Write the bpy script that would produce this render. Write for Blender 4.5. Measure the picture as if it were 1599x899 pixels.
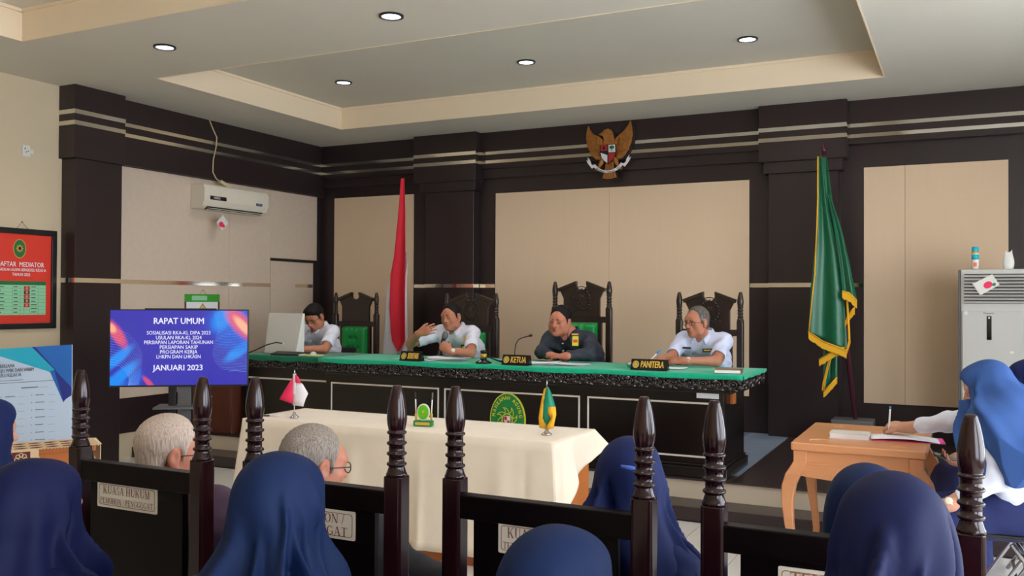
import bpy, bmesh, math, random
import numpy as np
from mathutils import Vector, Matrix, Euler

for _o in list(bpy.data.objects):
    bpy.data.objects.remove(_o)
SC = bpy.context.scene
COL = SC.collection
PI = math.pi
rnd = random.Random(7)

# ---------------------------------------------------------------- camera
YAW, PITCH, ROLL, FPX = 0.46142, 0.012488, 0.00515, 1420.0
cam_data = bpy.data.cameras.new('camera')
cam_data.sensor_fit = 'HORIZONTAL'
cam_data.sensor_width = 36.0
cam_data.lens = 36.0 * FPX / 1599.0
cam_data.clip_start = 0.05
cam = bpy.data.objects.new('camera', cam_data)
COL.objects.link(cam)
_c, _s = math.cos(YAW), math.sin(YAW)
_w = Vector((-_s * math.cos(PITCH), _c * math.cos(PITCH), math.sin(PITCH)))
_r0 = Vector((_c, _s, 0)); _u0 = _r0.cross(_w)
_r = _r0 * math.cos(ROLL) + _u0 * math.sin(ROLL)
_u = -_r0 * math.sin(ROLL) + _u0 * math.cos(ROLL)
cam.matrix_world = Matrix(((_r.x, _u.x, -_w.x, 0), (_r.y, _u.y, -_w.y, 0), (_r.z, _u.z, -_w.z, 1.6), (0, 0, 0, 1)))
SC.camera = cam

# ---------------------------------------------------------------- world, light, exposure
world = bpy.data.worlds.new('world'); SC.world = world
world.use_nodes = True
_nt = world.node_tree; _nt.nodes.clear()
_bg = _nt.nodes.new('ShaderNodeBackground'); _ow = _nt.nodes.new('ShaderNodeOutputWorld')
_bg.inputs[0].default_value = (0.84, 0.91, 1.0, 1)
_bg.inputs[1].default_value = 7.0
_nt.links.new(_bg.outputs[0], _ow.inputs[0])
SC.view_settings.view_transform = 'Standard'
SC.view_settings.look = 'None'
SC.view_settings.exposure = 0.68
SC.view_settings.gamma = 1.0
SC.view_settings.use_curve_mapping = False
LAMP_POWER = 26.0

# ---------------------------------------------------------------- materials
def lin(c):
    return tuple(((v / 255.0) / 12.92 if v / 255.0 <= 0.04045 else ((v / 255.0 + 0.055) / 1.055) ** 2.4) for v in c)

def mat(name, rgb, rough=0.6, metal=0.0, spec=0.5, emit=None, estr=1.0, coat=0.0, sheen=0.0, noise=0.0, nscale=8.0,
        bump=0.0, bscale=60.0, stretch=(1, 1, 1), rgb2=None, sss=0.0, bdist=0.005):
    """Procedural Principled material; rgb in sRGB 0..255."""
    m = bpy.data.materials.new(name); m.use_nodes = True
    nt = m.node_tree; b = nt.nodes['Principled BSDF']
    c = lin(rgb)
    b.inputs['Base Color'].default_value = (*c, 1)
    b.inputs['Roughness'].default_value = rough
    b.inputs['Metallic'].default_value = metal
    b.inputs['Specular IOR Level'].default_value = spec
    if coat:
        b.inputs['Coat Weight'].default_value = coat; b.inputs['Coat Roughness'].default_value = 0.08
    if sheen:
        b.inputs['Sheen Weight'].default_value = sheen; b.inputs['Sheen Roughness'].default_value = 0.4
    if sss:
        b.inputs['Subsurface Weight'].default_value = sss
        b.inputs['Subsurface Radius'].default_value = (0.012, 0.005, 0.003)
    if emit is not None:
        b.inputs['Emission Color'].default_value = (*lin(emit), 1); b.inputs['Emission Strength'].default_value = estr
    tc = None
    def coords():
        nonlocal tc
        if tc is None:
            t = nt.nodes.new('ShaderNodeTexCoord'); mp = nt.nodes.new('ShaderNodeMapping')
            mp.inputs['Scale'].default_value = stretch
            nt.links.new(t.outputs['Object'], mp.inputs['Vector']); tc = mp.outputs[0]
        return tc
    if noise or rgb2:
        n = nt.nodes.new('ShaderNodeTexNoise'); n.inputs['Scale'].default_value = nscale; n.inputs['Detail'].default_value = 4
        nt.links.new(coords(), n.inputs['Vector'])
        mx = nt.nodes.new('ShaderNodeMix'); mx.data_type = 'RGBA'
        c2 = lin(rgb2) if rgb2 else tuple(v * (1 - noise) for v in c)
        ramp = nt.nodes.new('ShaderNodeMapRange'); ramp.inputs[1].default_value = 0.35; ramp.inputs[2].default_value = 0.65
        nt.links.new(n.outputs[0], ramp.inputs[0]); nt.links.new(ramp.outputs[0], mx.inputs[0])
        mx.inputs[6].default_value = (*c, 1); mx.inputs[7].default_value = (*c2, 1)
        nt.links.new(mx.outputs[2], b.inputs['Base Color'])
    if bump:
        n2 = nt.nodes.new('ShaderNodeTexNoise'); n2.inputs['Scale'].default_value = bscale; n2.inputs['Detail'].default_value = 3
        nt.links.new(coords(), n2.inputs['Vector'])
        bp = nt.nodes.new('ShaderNodeBump'); bp.inputs['Strength'].default_value = bump; bp.inputs['Distance'].default_value = bdist
        nt.links.new(n2.outputs[0], bp.inputs['Height']); nt.links.new(bp.outputs[0], b.inputs['Normal'])
    return m

M = {}
M['laminate'] = mat('dark_brown_laminate', (44, 32, 33), rough=0.34, noise=0.12, nscale=3, stretch=(1, 1, 0.15))
M['panel'] = mat('cream_panel', (224, 196, 164), rough=0.75, noise=0.015, nscale=30, stretch=(1, 1, 0.05))
M['panel_left'] = mat('pale_panel', (212, 192, 172), rough=0.75, noise=0.04, nscale=20)
M['cream_wall'] = mat('cream_paint', (210, 192, 162), rough=0.8, noise=0.03, nscale=2)
M['ceiling'] = mat('ceiling_paint', (214, 208, 194), rough=0.85, noise=0.03, nscale=1.5)
M['tray'] = mat('tray_paint', (242, 222, 192), rough=0.8)
M['mirror'] = mat('mirror_strip', (226, 222, 214), rough=0.12, metal=1.0)
M['tile'] = mat('floor_tile', (226, 222, 216), rough=0.16, noise=0.04, nscale=5)
M['tile_b'] = mat('platform_tile', (160, 176, 200), rough=0.2, noise=0.05, nscale=5)
M['grout'] = mat('grout', (120, 112, 108), rough=0.9)
M['granite'] = mat('dark_granite', (58, 46, 48), rough=0.3, noise=0.15, nscale=40)
M['riser'] = mat('cream_riser', (222, 208, 186), rough=0.5)
M['wood'] = mat('dark_varnished_wood', (36, 12, 17), rough=0.19, spec=0.4, noise=0.35, nscale=6, stretch=(1, 1, 0.2), coat=0.08)
M['wood_flat'] = mat('dark_wood', (14, 7, 9), rough=0.34, spec=0.12, noise=0.25, nscale=6, stretch=(1, 1, 0.2))
M['bench'] = mat('black_wood', (20, 15, 16), rough=0.22, noise=0.2, nscale=5, stretch=(0.2, 1, 1))
M['carve'] = mat('carved_black_wood', (34, 25, 24), rough=0.15, spec=0.8)
M['throne'] = mat('throne_wood', (50, 36, 31), rough=0.27, spec=0.5, noise=0.3, nscale=5, stretch=(1, 1, 0.15))
M['inlay'] = mat('white_inlay', (222, 212, 200), rough=0.5)
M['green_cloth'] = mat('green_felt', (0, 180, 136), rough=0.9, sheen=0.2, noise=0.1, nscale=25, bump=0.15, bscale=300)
M['green_cloth_shaded'] = mat('shaded_green_felt', (0, 112, 78), rough=0.9, sheen=0.2, noise=0.1, nscale=25, bump=0.15, bscale=300)  # green felt darkened to stand for the weaker light on the side desk
M['green_vinyl'] = mat('green_upholstery', (0, 140, 62), rough=0.45)
M['cream_cloth'] = mat('cream_damask', (240, 224, 202), rough=0.7, noise=0.05, nscale=7, sheen=0.2)
M['orange_wood'] = mat('orange_wood', (196, 112, 52), rough=0.4, noise=0.2, nscale=5, stretch=(0.2, 1, 1))
M['teak'] = mat('light_teak', (214, 146, 98), rough=0.35, noise=0.15, nscale=6, stretch=(0.25, 1, 1))
M['brown_wood'] = mat('red_brown_wood', (104, 56, 40), rough=0.4, noise=0.25, nscale=6, stretch=(1, 1, 0.2))
M['black'] = mat('black_plastic', (22, 22, 24), rough=0.4)
M['black_gloss'] = mat('black_gloss', (14, 14, 16), rough=0.12)
M['white_plastic'] = mat('white_plastic', (222, 220, 214), rough=0.35)
M['offwhite'] = mat('aged_white_plastic', (226, 218, 200), rough=0.4)
M['grey_plastic'] = mat('grey_plastic', (92, 90, 92), rough=0.5)
M['chrome'] = mat('chrome', (210, 210, 214), rough=0.1, metal=1.0)
M['steel'] = mat('steel_tube', (190, 190, 192), rough=0.25, metal=1.0)
M['gold'] = mat('gold_paint', (214, 172, 72), rough=0.4, metal=0.3)
M['gold_cloth'] = mat('gold_fringe', (232, 172, 24), rough=0.7)
M['red'] = mat('red_cloth', (206, 16, 44), rough=0.7)
M['pinkred'] = mat('bright_red_cloth', (236, 40, 90), rough=0.6)
M['white_cloth'] = mat('white_cloth', (232, 228, 232), rough=0.7)
M['flag_green'] = mat('flag_green_satin', (0, 96, 62), rough=0.38, sheen=0.3)
M['pole_red'] = mat('maroon_pole', (84, 34, 48), rough=0.3)
M['paper'] = mat('white_paper', (238, 238, 244), rough=0.8)
M['pink_paper'] = mat('pink_card', (232, 70, 150), rough=0.6)
M['ink'] = mat('black_ink', (30, 26, 30), rough=0.7)
M['label_brown'] = mat('brown_lettering', (118, 58, 44), rough=0.6)
M['label_plate'] = mat('ivory_plate', (224, 218, 204), rough=0.4)
M['poster_red'] = mat('poster_red', (226, 58, 40), rough=0.5)
M['poster_green'] = mat('poster_pale_green', (150, 214, 170), rough=0.5)
M['poster_dgreen'] = mat('poster_dark_green', (30, 110, 60), rough=0.5)
M['emb_green'] = mat('emblem_green', (20, 128, 62), rough=0.5)
M['emb_yellow'] = mat('emblem_yellow', (216, 208, 60), rough=0.5)
M['garuda'] = mat('carved_gold_wood', (176, 112, 46), rough=0.45, noise=0.35, nscale=30)
M['garuda_dark'] = mat('emblem_back', (26, 18, 18), rough=0.6)
M['blue'] = mat('plastic_blue', (40, 130, 200), rough=0.4)
M['cyan'] = mat('cyan_cap', (20, 176, 190), rough=0.4)
M['wire'] = mat('cream_cable', (214, 198, 160), rough=0.5)
M['burgundy'] = mat('burgundy_print', (96, 34, 36), rough=0.8)
M['skin'] = mat('skin_tan', (186, 120, 92), rough=0.5, sss=0.15, noise=0.08, nscale=25)
M['skin_red'] = mat('skin_ruddy', (196, 124, 98), rough=0.5, sss=0.15, noise=0.08, nscale=25)
M['skin_dark'] = mat('skin_brown', (150, 96, 72), rough=0.5, sss=0.15, noise=0.08, nscale=25)
M['skin_fair'] = mat('skin_light', (206, 150, 122), rough=0.5, sss=0.15, noise=0.06, nscale=25)
M['lip'] = mat('lip', (150, 78, 72), rough=0.45)
M['eye_white'] = mat('eye_white', (225, 218, 210), rough=0.3)
M['iris'] = mat('iris', (30, 20, 16), rough=0.2)
M['hair'] = mat('black_hair', (16, 13, 13), rough=0.65, spec=0.25, bump=0.5, bscale=40, stretch=(4, 4, 0.6))
M['hair_grey'] = mat('greying_hair', (120, 112, 106), rough=0.6, rgb2=(60, 54, 52), nscale=30, stretch=(4, 4, 0.6), bump=0.5, bscale=60)
M['hair_white'] = mat('white_hair', (206, 190, 178), rough=0.6, rgb2=(172, 146, 130), nscale=60, stretch=(5, 5, 0.5), bump=0.6, bscale=40)
M['hair_salt'] = mat('salt_and_pepper_hair', (160, 148, 138), rough=0.6, rgb2=(110, 98, 90), nscale=60, stretch=(5, 5, 0.5), bump=0.6, bscale=40)
M['shirt'] = mat('white_shirt', (222, 222, 236), rough=0.8, noise=0.04, nscale=20, sheen=0.1)
M['shirt_blue'] = mat('bluish_white_shirt', (210, 216, 242), rough=0.8, noise=0.04, nscale=20)
M['blouse'] = mat('white_blouse', (226, 230, 246), rough=0.75)
M['navy_shirt'] = mat('dark_navy_shirt', (40, 46, 60), rough=0.7, noise=0.15, nscale=20)
M['purple_shirt'] = mat('dark_purple_shirt', (70, 44, 70), rough=0.8)
M['black_shirt'] = mat('black_jacket', (30, 28, 34), rough=0.8)
M['trousers'] = mat('dark_trousers', (30, 32, 44), rough=0.85)
M['navy_skirt'] = mat('navy_skirt', (34, 44, 96), rough=0.85)
M['hijab'] = mat('navy_hijab', (10, 19, 62), rough=0.65, spec=0.2, bump=0.08, bscale=500)
M['hijab_b'] = mat('deep_blue_hijab', (8, 30, 70), rough=0.65, spec=0.2, bump=0.08, bscale=500)
M['hijab_light'] = mat('blue_hijab', (50, 80, 136), rough=0.75, spec=0.2, bump=0.08, bscale=500)
M['hijab_royal'] = mat('royal_navy_hijab', (18, 31, 80), rough=0.68, spec=0.2, bump=0.08, bscale=500)
M['lens'] = mat('spectacle_frame', (40, 28, 28), rough=0.3)

# ---------------------------------------------------------------- mesh builder
class MB:
    def __init__(s): s.v = []; s.f = []; s.sm = []
    def add(s, vs, fs, smooth=False):
        b = len(s.v); s.v.extend([tuple(map(float, p)) for p in vs]); s.f.extend([tuple(i + b for i in f) for f in fs]); s.sm.extend([smooth] * len(fs))
        return s
    def box(s, x0, x1, y0, y1, z0, z1, m=None):
        vs = [(x, y, z) for x in (x0, x1) for y in (y0, y1) for z in (z0, z1)]
        if m is not None: vs = [m @ Vector(p) for p in vs]
        return s.add(vs, [(0, 1, 3, 2), (4, 6, 7, 5), (0, 4, 5, 1), (2, 3, 7, 6), (0, 2, 6, 4), (1, 5, 7, 3)])
    def cbox(s, c, d, m=None):
        mm = Matrix.Translation(Vector(c)) @ (m.to_4x4() if m is not None else Matrix())
        return s.box(-d[0] / 2, d[0] / 2, -d[1] / 2, d[1] / 2, -d[2] / 2, d[2] / 2, mm)
    def lathe(s, prof, o=(0, 0, 0), n=24, axis=None, smooth=True):
        o = Vector(o); w = Vector(axis).normalized() if axis is not None else Vector((0, 0, 1))
        u = w.orthogonal().normalized() if axis is not None else Vector((1, 0, 0)); v = w.cross(u)
        vs = []; fs = []
        for r, z in prof:
            for i in range(n):
                a = 2 * PI * i / n
                vs.append(o + u * (r * math.cos(a)) + v * (r * math.sin(a)) + w * z)
        k = len(prof)
        for j in range(k - 1):
            for i in range(n):
                a, b = j * n + i, j * n + (i + 1) % n
                fs.append((a, b, b + n, a + n))
        s.add(vs, fs, smooth)
        base = len(s.v) - len(vs)
        if prof[0][0] > 1e-5: s.f.append(tuple(base + i for i in reversed(range(n)))); s.sm.append(False)
        if prof[-1][0] > 1e-5: s.f.append(tuple(base + (k - 1) * n + i for i in range(n))); s.sm.append(False)
        return s
    def cyl(s, a, b, r0, r1=None, n=16):
        a = Vector(a); b = Vector(b); r1 = r0 if r1 is None else r1
        return s.lathe([(r0, 0), (r1, (b - a).length)], a, n, axis=(b - a))
    def tube(s, pts, r, n=8, closed=False):
        pts = [Vector(p) for p in pts]; k = len(pts); vs = []; fs = []; up = None
        for i, p in enumerate(pts):
            a = pts[i - 1] if (i > 0 or closed) else p; b = pts[(i + 1) % k] if (i < k - 1 or closed) else p
            t = (b - a).normalized()
            if up is None: up = t.orthogonal().normalized()
            up = (up - t * up.dot(t))
            up = up.normalized() if up.length > 1e-6 else t.orthogonal().normalized()
            v = t.cross(up); rr = r[i] if hasattr(r, '__len__') else r
            for j in range(n):
                an = 2 * PI * j / n
                vs.append(p + up * (rr * math.cos(an)) + v * (rr * math.sin(an)))
        for i in range(k if closed else k - 1):
            for j in range(n):
                a = i * n + j; b = i * n + (j + 1) % n; c = ((i + 1) % k) * n
                fs.append((a, b, c + (j + 1) % n, c + j))
        if not closed:
            fs.append(tuple(reversed(range(n)))); fs.append(tuple((k - 1) * n + j for j in range(n)))
        return s.add(vs, fs, True)
    def prism(s, poly, o, u, v, t):
        """2D polygon (u,v) at o extruded by thickness t along u x v."""
        o, u, v = Vector(o), Vector(u), Vector(v); w = u.cross(v).normalized() * t; n = len(poly)
        vs = [o + u * a + v * b for a, b in poly] + [o + u * a + v * b + w for a, b in poly]
        fs = [tuple(reversed(range(n))), tuple(range(n, 2 * n))]
        fs += [(i, (i + 1) % n, n + (i + 1) % n, n + i) for i in range(n)]
        return s.add(vs, fs)
    def ring(s, outer, inner, o, u, v, t):
        o, u, v = Vector(o), Vector(u), Vector(v); w = u.cross(v).normalized() * t; n = len(outer)
        vs = [o + u * a + v * b for a, b in outer] + [o + u * a + v * b for a, b in inner]
        vs += [p + w for p in vs]
        fs = []
        for i in range(n):
            j = (i + 1) % n
            fs += [(2 * n + i, 2 * n + j, 3 * n + j, 3 * n + i), (i, n + i, n + j, j), (i, j, 2 * n + j, 2 * n + i), (n + j, n + i, 3 * n + i, 3 * n + j)]
        return s.add(vs, fs)
    def grid(s, fn, nu, nv, smooth=True, wrap=False):
        vs = [fn(i / (nu if wrap else nu - 1), j / (nv - 1)) for i in range(nu) for j in range(nv)]
        fs = []
        for i in range(nu if wrap else nu - 1):
            for j in range(nv - 1):
                a = i * nv + j; b = ((i + 1) % nu) * nv + j
                fs.append((a, b, b + 1, a + 1))
        return s.add(vs, fs, smooth)
    def build(s, name, m, parent=None, bevel=0, solid=0, seg=2, off=-1):
        me = bpy.data.meshes.new(name); me.from_pydata(s.v, [], s.f)
        me.polygons.foreach_set('use_smooth', s.sm); me.update()
        if m is not None: me.materials.append(m if not isinstance(m, str) else M[m])
        ob = bpy.data.objects.new(name, me); COL.objects.link(ob)
        if parent is not None: ob.parent = parent
        if solid:
            md = ob.modifiers.new('thickness', 'SOLIDIFY'); md.thickness = solid; md.offset = off
        if bevel:
            md = ob.modifiers.new('bevel', 'BEVEL'); md.width = bevel; md.segments = seg; md.limit_method = 'ANGLE'; md.angle_limit = math.radians(40)
        return ob

def tag(o, label, cat, group=None):
    o['label'] = label; o['category'] = cat
    if group: o['group'] = group
    return o
def struct(o):
    o['kind'] = 'structure'; return o
def thing(name, label, cat, loc=(0, 0, 0), rz=0.0, group=None, rot=None):
    o = bpy.data.objects.new(name, None); COL.objects.link(o); o.empty_display_size = 0.1
    o.location = loc; o.rotation_euler = rot if rot is not None else (0, 0, rz)
    return tag(o, label, cat, group)
def copy_tree(o, parent=None):
    c = o.copy(); COL.objects.link(c)
    if parent is not None: c.parent = parent
    for ch in list(o.children): copy_tree(ch, c)
    return c
def ellipse(rx, ry, n=40, cx=0, cy=0, a0=0):
    return [(cx + rx * math.cos(a0 + 2 * PI * i / n), cy + ry * math.sin(a0 + 2 * PI * i / n)) for i in range(n)]
def rrect(w, h, r, n=5):
    p = []
    for cx, cy, a in ((w / 2 - r, h / 2 - r, 0), (-w / 2 + r, h / 2 - r, PI / 2), (-w / 2 + r, -h / 2 + r, PI), (w / 2 - r, -h / 2 + r, 1.5 * PI)):
        p += [(cx + r * math.cos(a + PI / 2 * i / n), cy + r * math.sin(a + PI / 2 * i / n)) for i in range(n + 1)]
    return p

def text_geo(body, size, align='CENTER', bold=0.0, space=1.0, spacing=1.0):
    cu = bpy.data.curves.new('lettering', 'FONT'); cu.body = body; cu.size = size
    cu.align_x = align; cu.align_y = 'CENTER'; cu.space_line = space; cu.space_character = spacing
    cu.resolution_u = 2; cu.fill_mode = 'FRONT'
    ob = bpy.data.objects.new('lettering', cu); COL.objects.link(ob)
    me = bpy.data.meshes.new_from_object(ob.evaluated_get(bpy.context.evaluated_depsgraph_get()))
    vs = [tuple(v.co) for v in me.vertices]; fs = [tuple(p.vertices) for p in me.polygons]
    bpy.data.objects.remove(ob); bpy.data.meshes.remove(me); bpy.data.curves.remove(cu)
    return vs, fs
def text(mb, body, size, o, u, v, align='CENTER', bold=0.0, sx=1.0, width=None, spacing=1.0, space=1.0, rot=0.0):
    """flat lettering added to mb on the plane o,u,v; width fits the text to that width."""
    vs, fs = text_geo(body, size, align, bold, space, spacing)
    if not vs: return mb
    if width:
        w = max(p[0] for p in vs) - min(p[0] for p in vs); sx = width / w
    o, u, v = Vector(o), Vector(u), Vector(v)
    c, s = math.cos(rot), math.sin(rot)
    nn = u.cross(v).normalized()
    for i, sh in enumerate(((0, 0), (-bold, 0), (bold, 0), (0, bold * .6), (0, -bold * .6)) if bold else ((0, 0),)):      # heavier strokes by doubling
        mb.add([o + nn * (.00025 * i) + u * ((p[0] * sx + sh[0]) * c - (p[1] + sh[1]) * s) + v * ((p[0] * sx + sh[0]) * s + (p[1] + sh[1]) * c) for p in vs], fs)
    return mb

def _serif_glyph(ch):
    """outline pieces of a roman capital with serifs, cap height 1; returns (polygons, advance)"""
    T, t, sh, se = .155, .065, .045, .075; P = []
    def stem(x, w=T, y0=0, y1=1, s0=True, s1=True):
        P.append([(x, y0), (x + w, y0), (x + w, y1), (x, y1)])
        if s0: P.append([(x - se, y0), (x + w + se, y0), (x + w + se, y0 + sh), (x - se, y0 + sh)])
        if s1: P.append([(x - se, y1 - sh), (x + w + se, y1 - sh), (x + w + se, y1), (x - se, y1)])
    def diag(x0, y0, x1, y1, w): P.append([(x0, y0), (x0 + w, y0), (x1 + w, y1), (x1, y1)])
    def bar(x0, x1, y, h=t): P.append([(x0, y), (x1, y), (x1, y + h), (x0, y + h)])
    def arc(cx, cy, rx, ry, a0, a1, wt, wn, n=16):
        o = []; i_ = []
        for k in range(n + 1):
            an = math.radians(a0 + (a1 - a0) * k / n); ca, sa = math.cos(an), math.sin(an)
            o.append((cx + rx * ca, cy + ry * sa)); i_.append((cx + (rx - wt) * ca, cy + (ry - wn) * sa))
        for k in range(n): P.append([o[k], o[k + 1], i_[k + 1], i_[k]])
    adv = .9
    if ch == 'K': stem(.10); diag(.24, .40, .70, 1, .08); diag(.34, .56, .68, 0, .17); bar(.58, .88, .955, sh); bar(.60, .96, 0, sh); adv = 1.0
    elif ch == 'U': stem(.10, T, .3, 1, False); stem(.68, t, .3, 1, False); arc(.4225, .32, .3225, .33, 180, 360, T * .8, t * 1.3); adv = .92
    elif ch == 'A': diag(.08, 0, .38, 1, t); diag(.66, 0, .36, 1, T); bar(.2, .66, .32); bar(0, .26, 0, sh); bar(.56, .92, 0, sh); adv = .93
    elif ch == 'S': arc(.33, .745, .25, .26, 40, 270, .11, t); arc(.33, .255, .26, .26, -140, 90, .12, t); bar(.50, .54, .72, .2); bar(.08, .12, .08, .2); adv = .66
    elif ch == 'H': stem(.10); stem(.66); bar(.2, .7, .47); adv = 1.0
    elif ch == 'M': stem(.10, t); diag(.10, 1, .44, 0, .15); diag(.48, 0, .80, 1, t); stem(.78); adv = 1.12
    elif ch in 'PR':
        stem(.10); arc(.32, .74, .32, .26, -90, 90, .15, t); bar(.2, .34, .935); bar(.2, .34, .48); adv = .74
        if ch == 'R': diag(.34, .5, .62, 0, .16); bar(.58, .88, 0, sh); adv = .9
    elif ch == 'E': stem(.10); bar(.2, .68, .935); bar(.2, .56, .48); bar(.2, .70, 0); bar(.64, .68, .8, .2); bar(.66, .70, 0, .22); bar(.53, .56, .40, .22); adv = .8
    elif ch == 'O': arc(.42, .5, .40, .52, 0, 360, .16, t, 28); adv = .88
    elif ch == 'N': stem(.10, t); diag(.08, 1, .62, 0, .17); stem(.72, t, 0, 1, False); adv = .96
    elif ch == 'G': arc(.42, .5, .40, .52, 45, 315, .16, t, 24); bar(.66, .80, .08, .34); bar(.54, .86, .40, sh); bar(.70, .74, .74, .2); adv = .92
    elif ch == 'T': stem(.34, T, 0, 1, True, False); bar(.03, .80, .935); bar(.03, .07, .78, .2); bar(.76, .80, .78, .2); adv = .84
    elif ch == '/': diag(.02, -.05, .30, 1.05, t); adv = .42
    elif ch == ' ': adv = .34
    return P, adv
def serif_text(mb, s, h, o, u, v, width):
    o, u, v = Vector(o), Vector(u), Vector(v); gl = [_serif_glyph(ch) for ch in s]; tot = sum(g[1] for g in gl); sx = width / (tot * h); x = -tot / 2; nn = u.cross(v).normalized(); i = 0
    for P, adv in gl:
        for pl in P:
            i += 1; mb.add([o + nn * (.0001 * (i % 6)) + u * ((p[0] + x) * h * sx) + v * ((p[1] - .5) * h) for p in pl], [tuple(range(len(pl)))])
        x += adv
    return mb
# ================================================================ ROOM
XL, YW, CH, ZP = -7.49, 9.45, 3.55, 0.25
XR, YB = 2.7, -2.6
RC = 0.24      # depth of ceiling recesses

# floor slab and tiles
fl = struct(MB().box(XL - .2, XR + .2, YB - .2, YW + .2, -0.2, -0.012).build('floor', 'grout'))
tile_me = None
P = 0.4; G = 0.004
def tile_obj(x, y, w=P, h=P):
    global tile_me
    if w == P and h == P and tile_me is not None:
        o = bpy.data.objects.new('tile', tile_me); COL.objects.link(o)
    else:
        o = MB().box(G / 2, w - G / 2, G / 2, h - G / 2, -0.012, 0).build('tile', 'tile', bevel=0.0015, seg=1)
        if w == P and h == P: tile_me = o.data
    o.parent = fl; o.location = (x, y, 0)
# tiles that can be told apart: between the chairs and the step
nt_ = 0
mbr = MB()
for i in range(-15, 12):
    for j in range(-21, 2):
        x, y = -1.68 + i * P, 5.68 + j * P
        if x + P > XR + .2 or x < XL - .3: continue
        if (-3.6 < x < 0.6) and (y > 2.5):
            tile_obj(x, y, P, min(P, 6.5 - y))
        else:
            mbr.box(x + G / 2, x + P - G / 2, y + G / 2, min(y + P, 6.5) - G / 2, -0.012, 0)
o = mbr.build('tile_field', 'tile', fl); o['kind'] = 'stuff'

# steps and platform
st = struct(MB().box(XL, XR, 6.5, 6.8, 0, 0.10).build('trim_1', 'granite', bevel=0.004))
pf = struct(MB().box(XL, XR, 6.80, YW + .2, 0, 0.238).build('trim_2', 'riser'))
MB().box(-1.553, XR, 6.785, YW, 0.238, 0.25).build('granite_slab', 'granite', pf, bevel=0.003)
MB().box(XL, -1.557, 6.785, 7.05, 0.238, 0.25).build('granite_slab', 'granite', pf, bevel=0.003)
mbr = MB()
for i in range(16):
    for j in range(6):
        x1 = -1.557 - i * P; y0 = 7.053 + j * P
        mbr.box(max(XL, x1 - P + G), x1, y0, y0 + P - G, 0.238, 0.25)
o = mbr.build('tile_field', 'tile_b', pf); o['kind'] = 'stuff'

# ---- back wall
bw = struct(MB().box(XL - .2, XR + .2, YW, YW + .2, ZP, CH + .4).build('wall_back', 'laminate'))
def boards(x0, x1, z0, z1, seams, m='panel'):
    xs = [x0] + seams + [x1]
    for a, b in zip(xs, xs[1:]):
        MB().box(a + .0012, b - .0012, YW - .012, YW, z0, z1).build('wall_panel', m, bw, bevel=0.0015, seg=1)
boards(-7.25, -6.045, 0.62, 2.885, [])
boards(-4.915, -1.975, 0.62, 2.84, [-3.50])
boards(-0.874, 0.364, 0.615, 2.90, [-0.505])
# cornice: two stepped bands and the top fascia
for x0, x1 in ((XL, -6.0), (-5.16, -1.86), (-1.02, XR)):
    MB().box(x0, x1, YW - .075, YW, 3.125, CH).build('fascia', 'laminate', bw, bevel=0.002, seg=1)
    if x0 < -1.5: MB().box(x0, x1, YW - .045, YW, 3.015, 3.125).build('fascia', 'laminate', bw, bevel=0.002, seg=1)
    for z in (3.185, 3.287):
        MB().box(x0, x1, YW - .079, YW - .07, z, z + .036).build('mirror_strip', 'mirror', bw)
def pillar(name, hx0, hx1, bx0, bx1, sx0, sx1, dx0, dx1):
    p = struct(MB().box(sx0, sx1, YW - .15, YW, ZP, 2.87).build(name, 'laminate', bevel=0.003, seg=1))
    MB().box(bx0, bx1, YW - .175, YW, 2.87, 2.985).build('capital', 'laminate', p, bevel=0.002, seg=1)
    MB().box(hx0, hx1, YW - .20, YW, 2.985, CH).build('capital', 'laminate', p, bevel=0.002, seg=1)
    for z in (3.18, 3.283):
        MB().box(hx0 - .002, hx1 + .002, YW - .203, YW - .0, z, z + .04).build('mirror_strip', 'mirror', p)
    zz = 1.735
    MB().box(sx0 - .002, sx1 + .002, YW - .153, YW - .02, zz, zz + .042).build('mirror_strip', 'mirror', p)
    MB().box(dx0, sx0, YW - .006, YW, zz, zz + .042).build('mirror_strip', 'mirror', p)
    MB().box(sx1, dx1, YW - .006, YW, zz, zz + .042).build('mirror_strip', 'mirror', p)
pillar('wall_back_pillar', -5.93, -5.08, -5.86, -5.1, -5.79, -5.13, -6.04, -4.92)
pillar('wall_back_pillar.001', -1.845, -1.01, -1.80, -1.05, -1.755, -1.085, -1.97, -0.88)

# ---- left wall
lw = struct(MB().box(XL - .2, XL, YB, YW + .2, 0, CH + .4).build('wall_left', 'cream_wall'))
MB().box(XL, XL + .012, 6.0, YW, ZP, CH).build('laminate_lining', 'laminate', lw)
# panel boards, with the hidden door cut out of them
def lboard(y0, y1, z0, z1): MB().box(XL, XL + .026, y0, y1, z0, z1).build('wall_panel', 'panel_left', lw, bevel=0.0015, seg=1)
lboard(6.19, 7.80, 0.60, 2.90); lboard(7.803, 8.485, 0.60, 2.90); lboard(8.488, 9.36, 2.085, 2.90)
MB().box(XL, XL + .075, 6.19, YW, 2.905, CH).build('fascia', 'laminate', lw, bevel=0.002, seg=1)
for z in (3.185, 3.287):
    MB().box(XL + .07, XL + .079, 6.19, YW - .07, z, z + .036).build('mirror_strip', 'mirror', lw)
MB().box(XL + .02, XL + .030, 6.19, 8.485, 1.735, 1.777).build('mirror_strip', 'mirror', lw)
d1 = struct(MB().box(XL, XL + .022, 8.50, 9.295, ZP, 2.05).build('door_1', 'panel_left', bevel=0.002, seg=1))
MB().box(XL + .02, XL + .026, 8.95, 9.28, 1.735, 1.777).build('mirror_strip', 'mirror', d1)
MB().box(XL + .0, XL + .040, 8.49, 9.34, 2.052, 2.083).build('door_head', 'black', d1)
MB().box(XL + .0, XL + .036, 9.297, 9.34, ZP, 2.052).build('door_jamb', 'laminate', d1)
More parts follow.
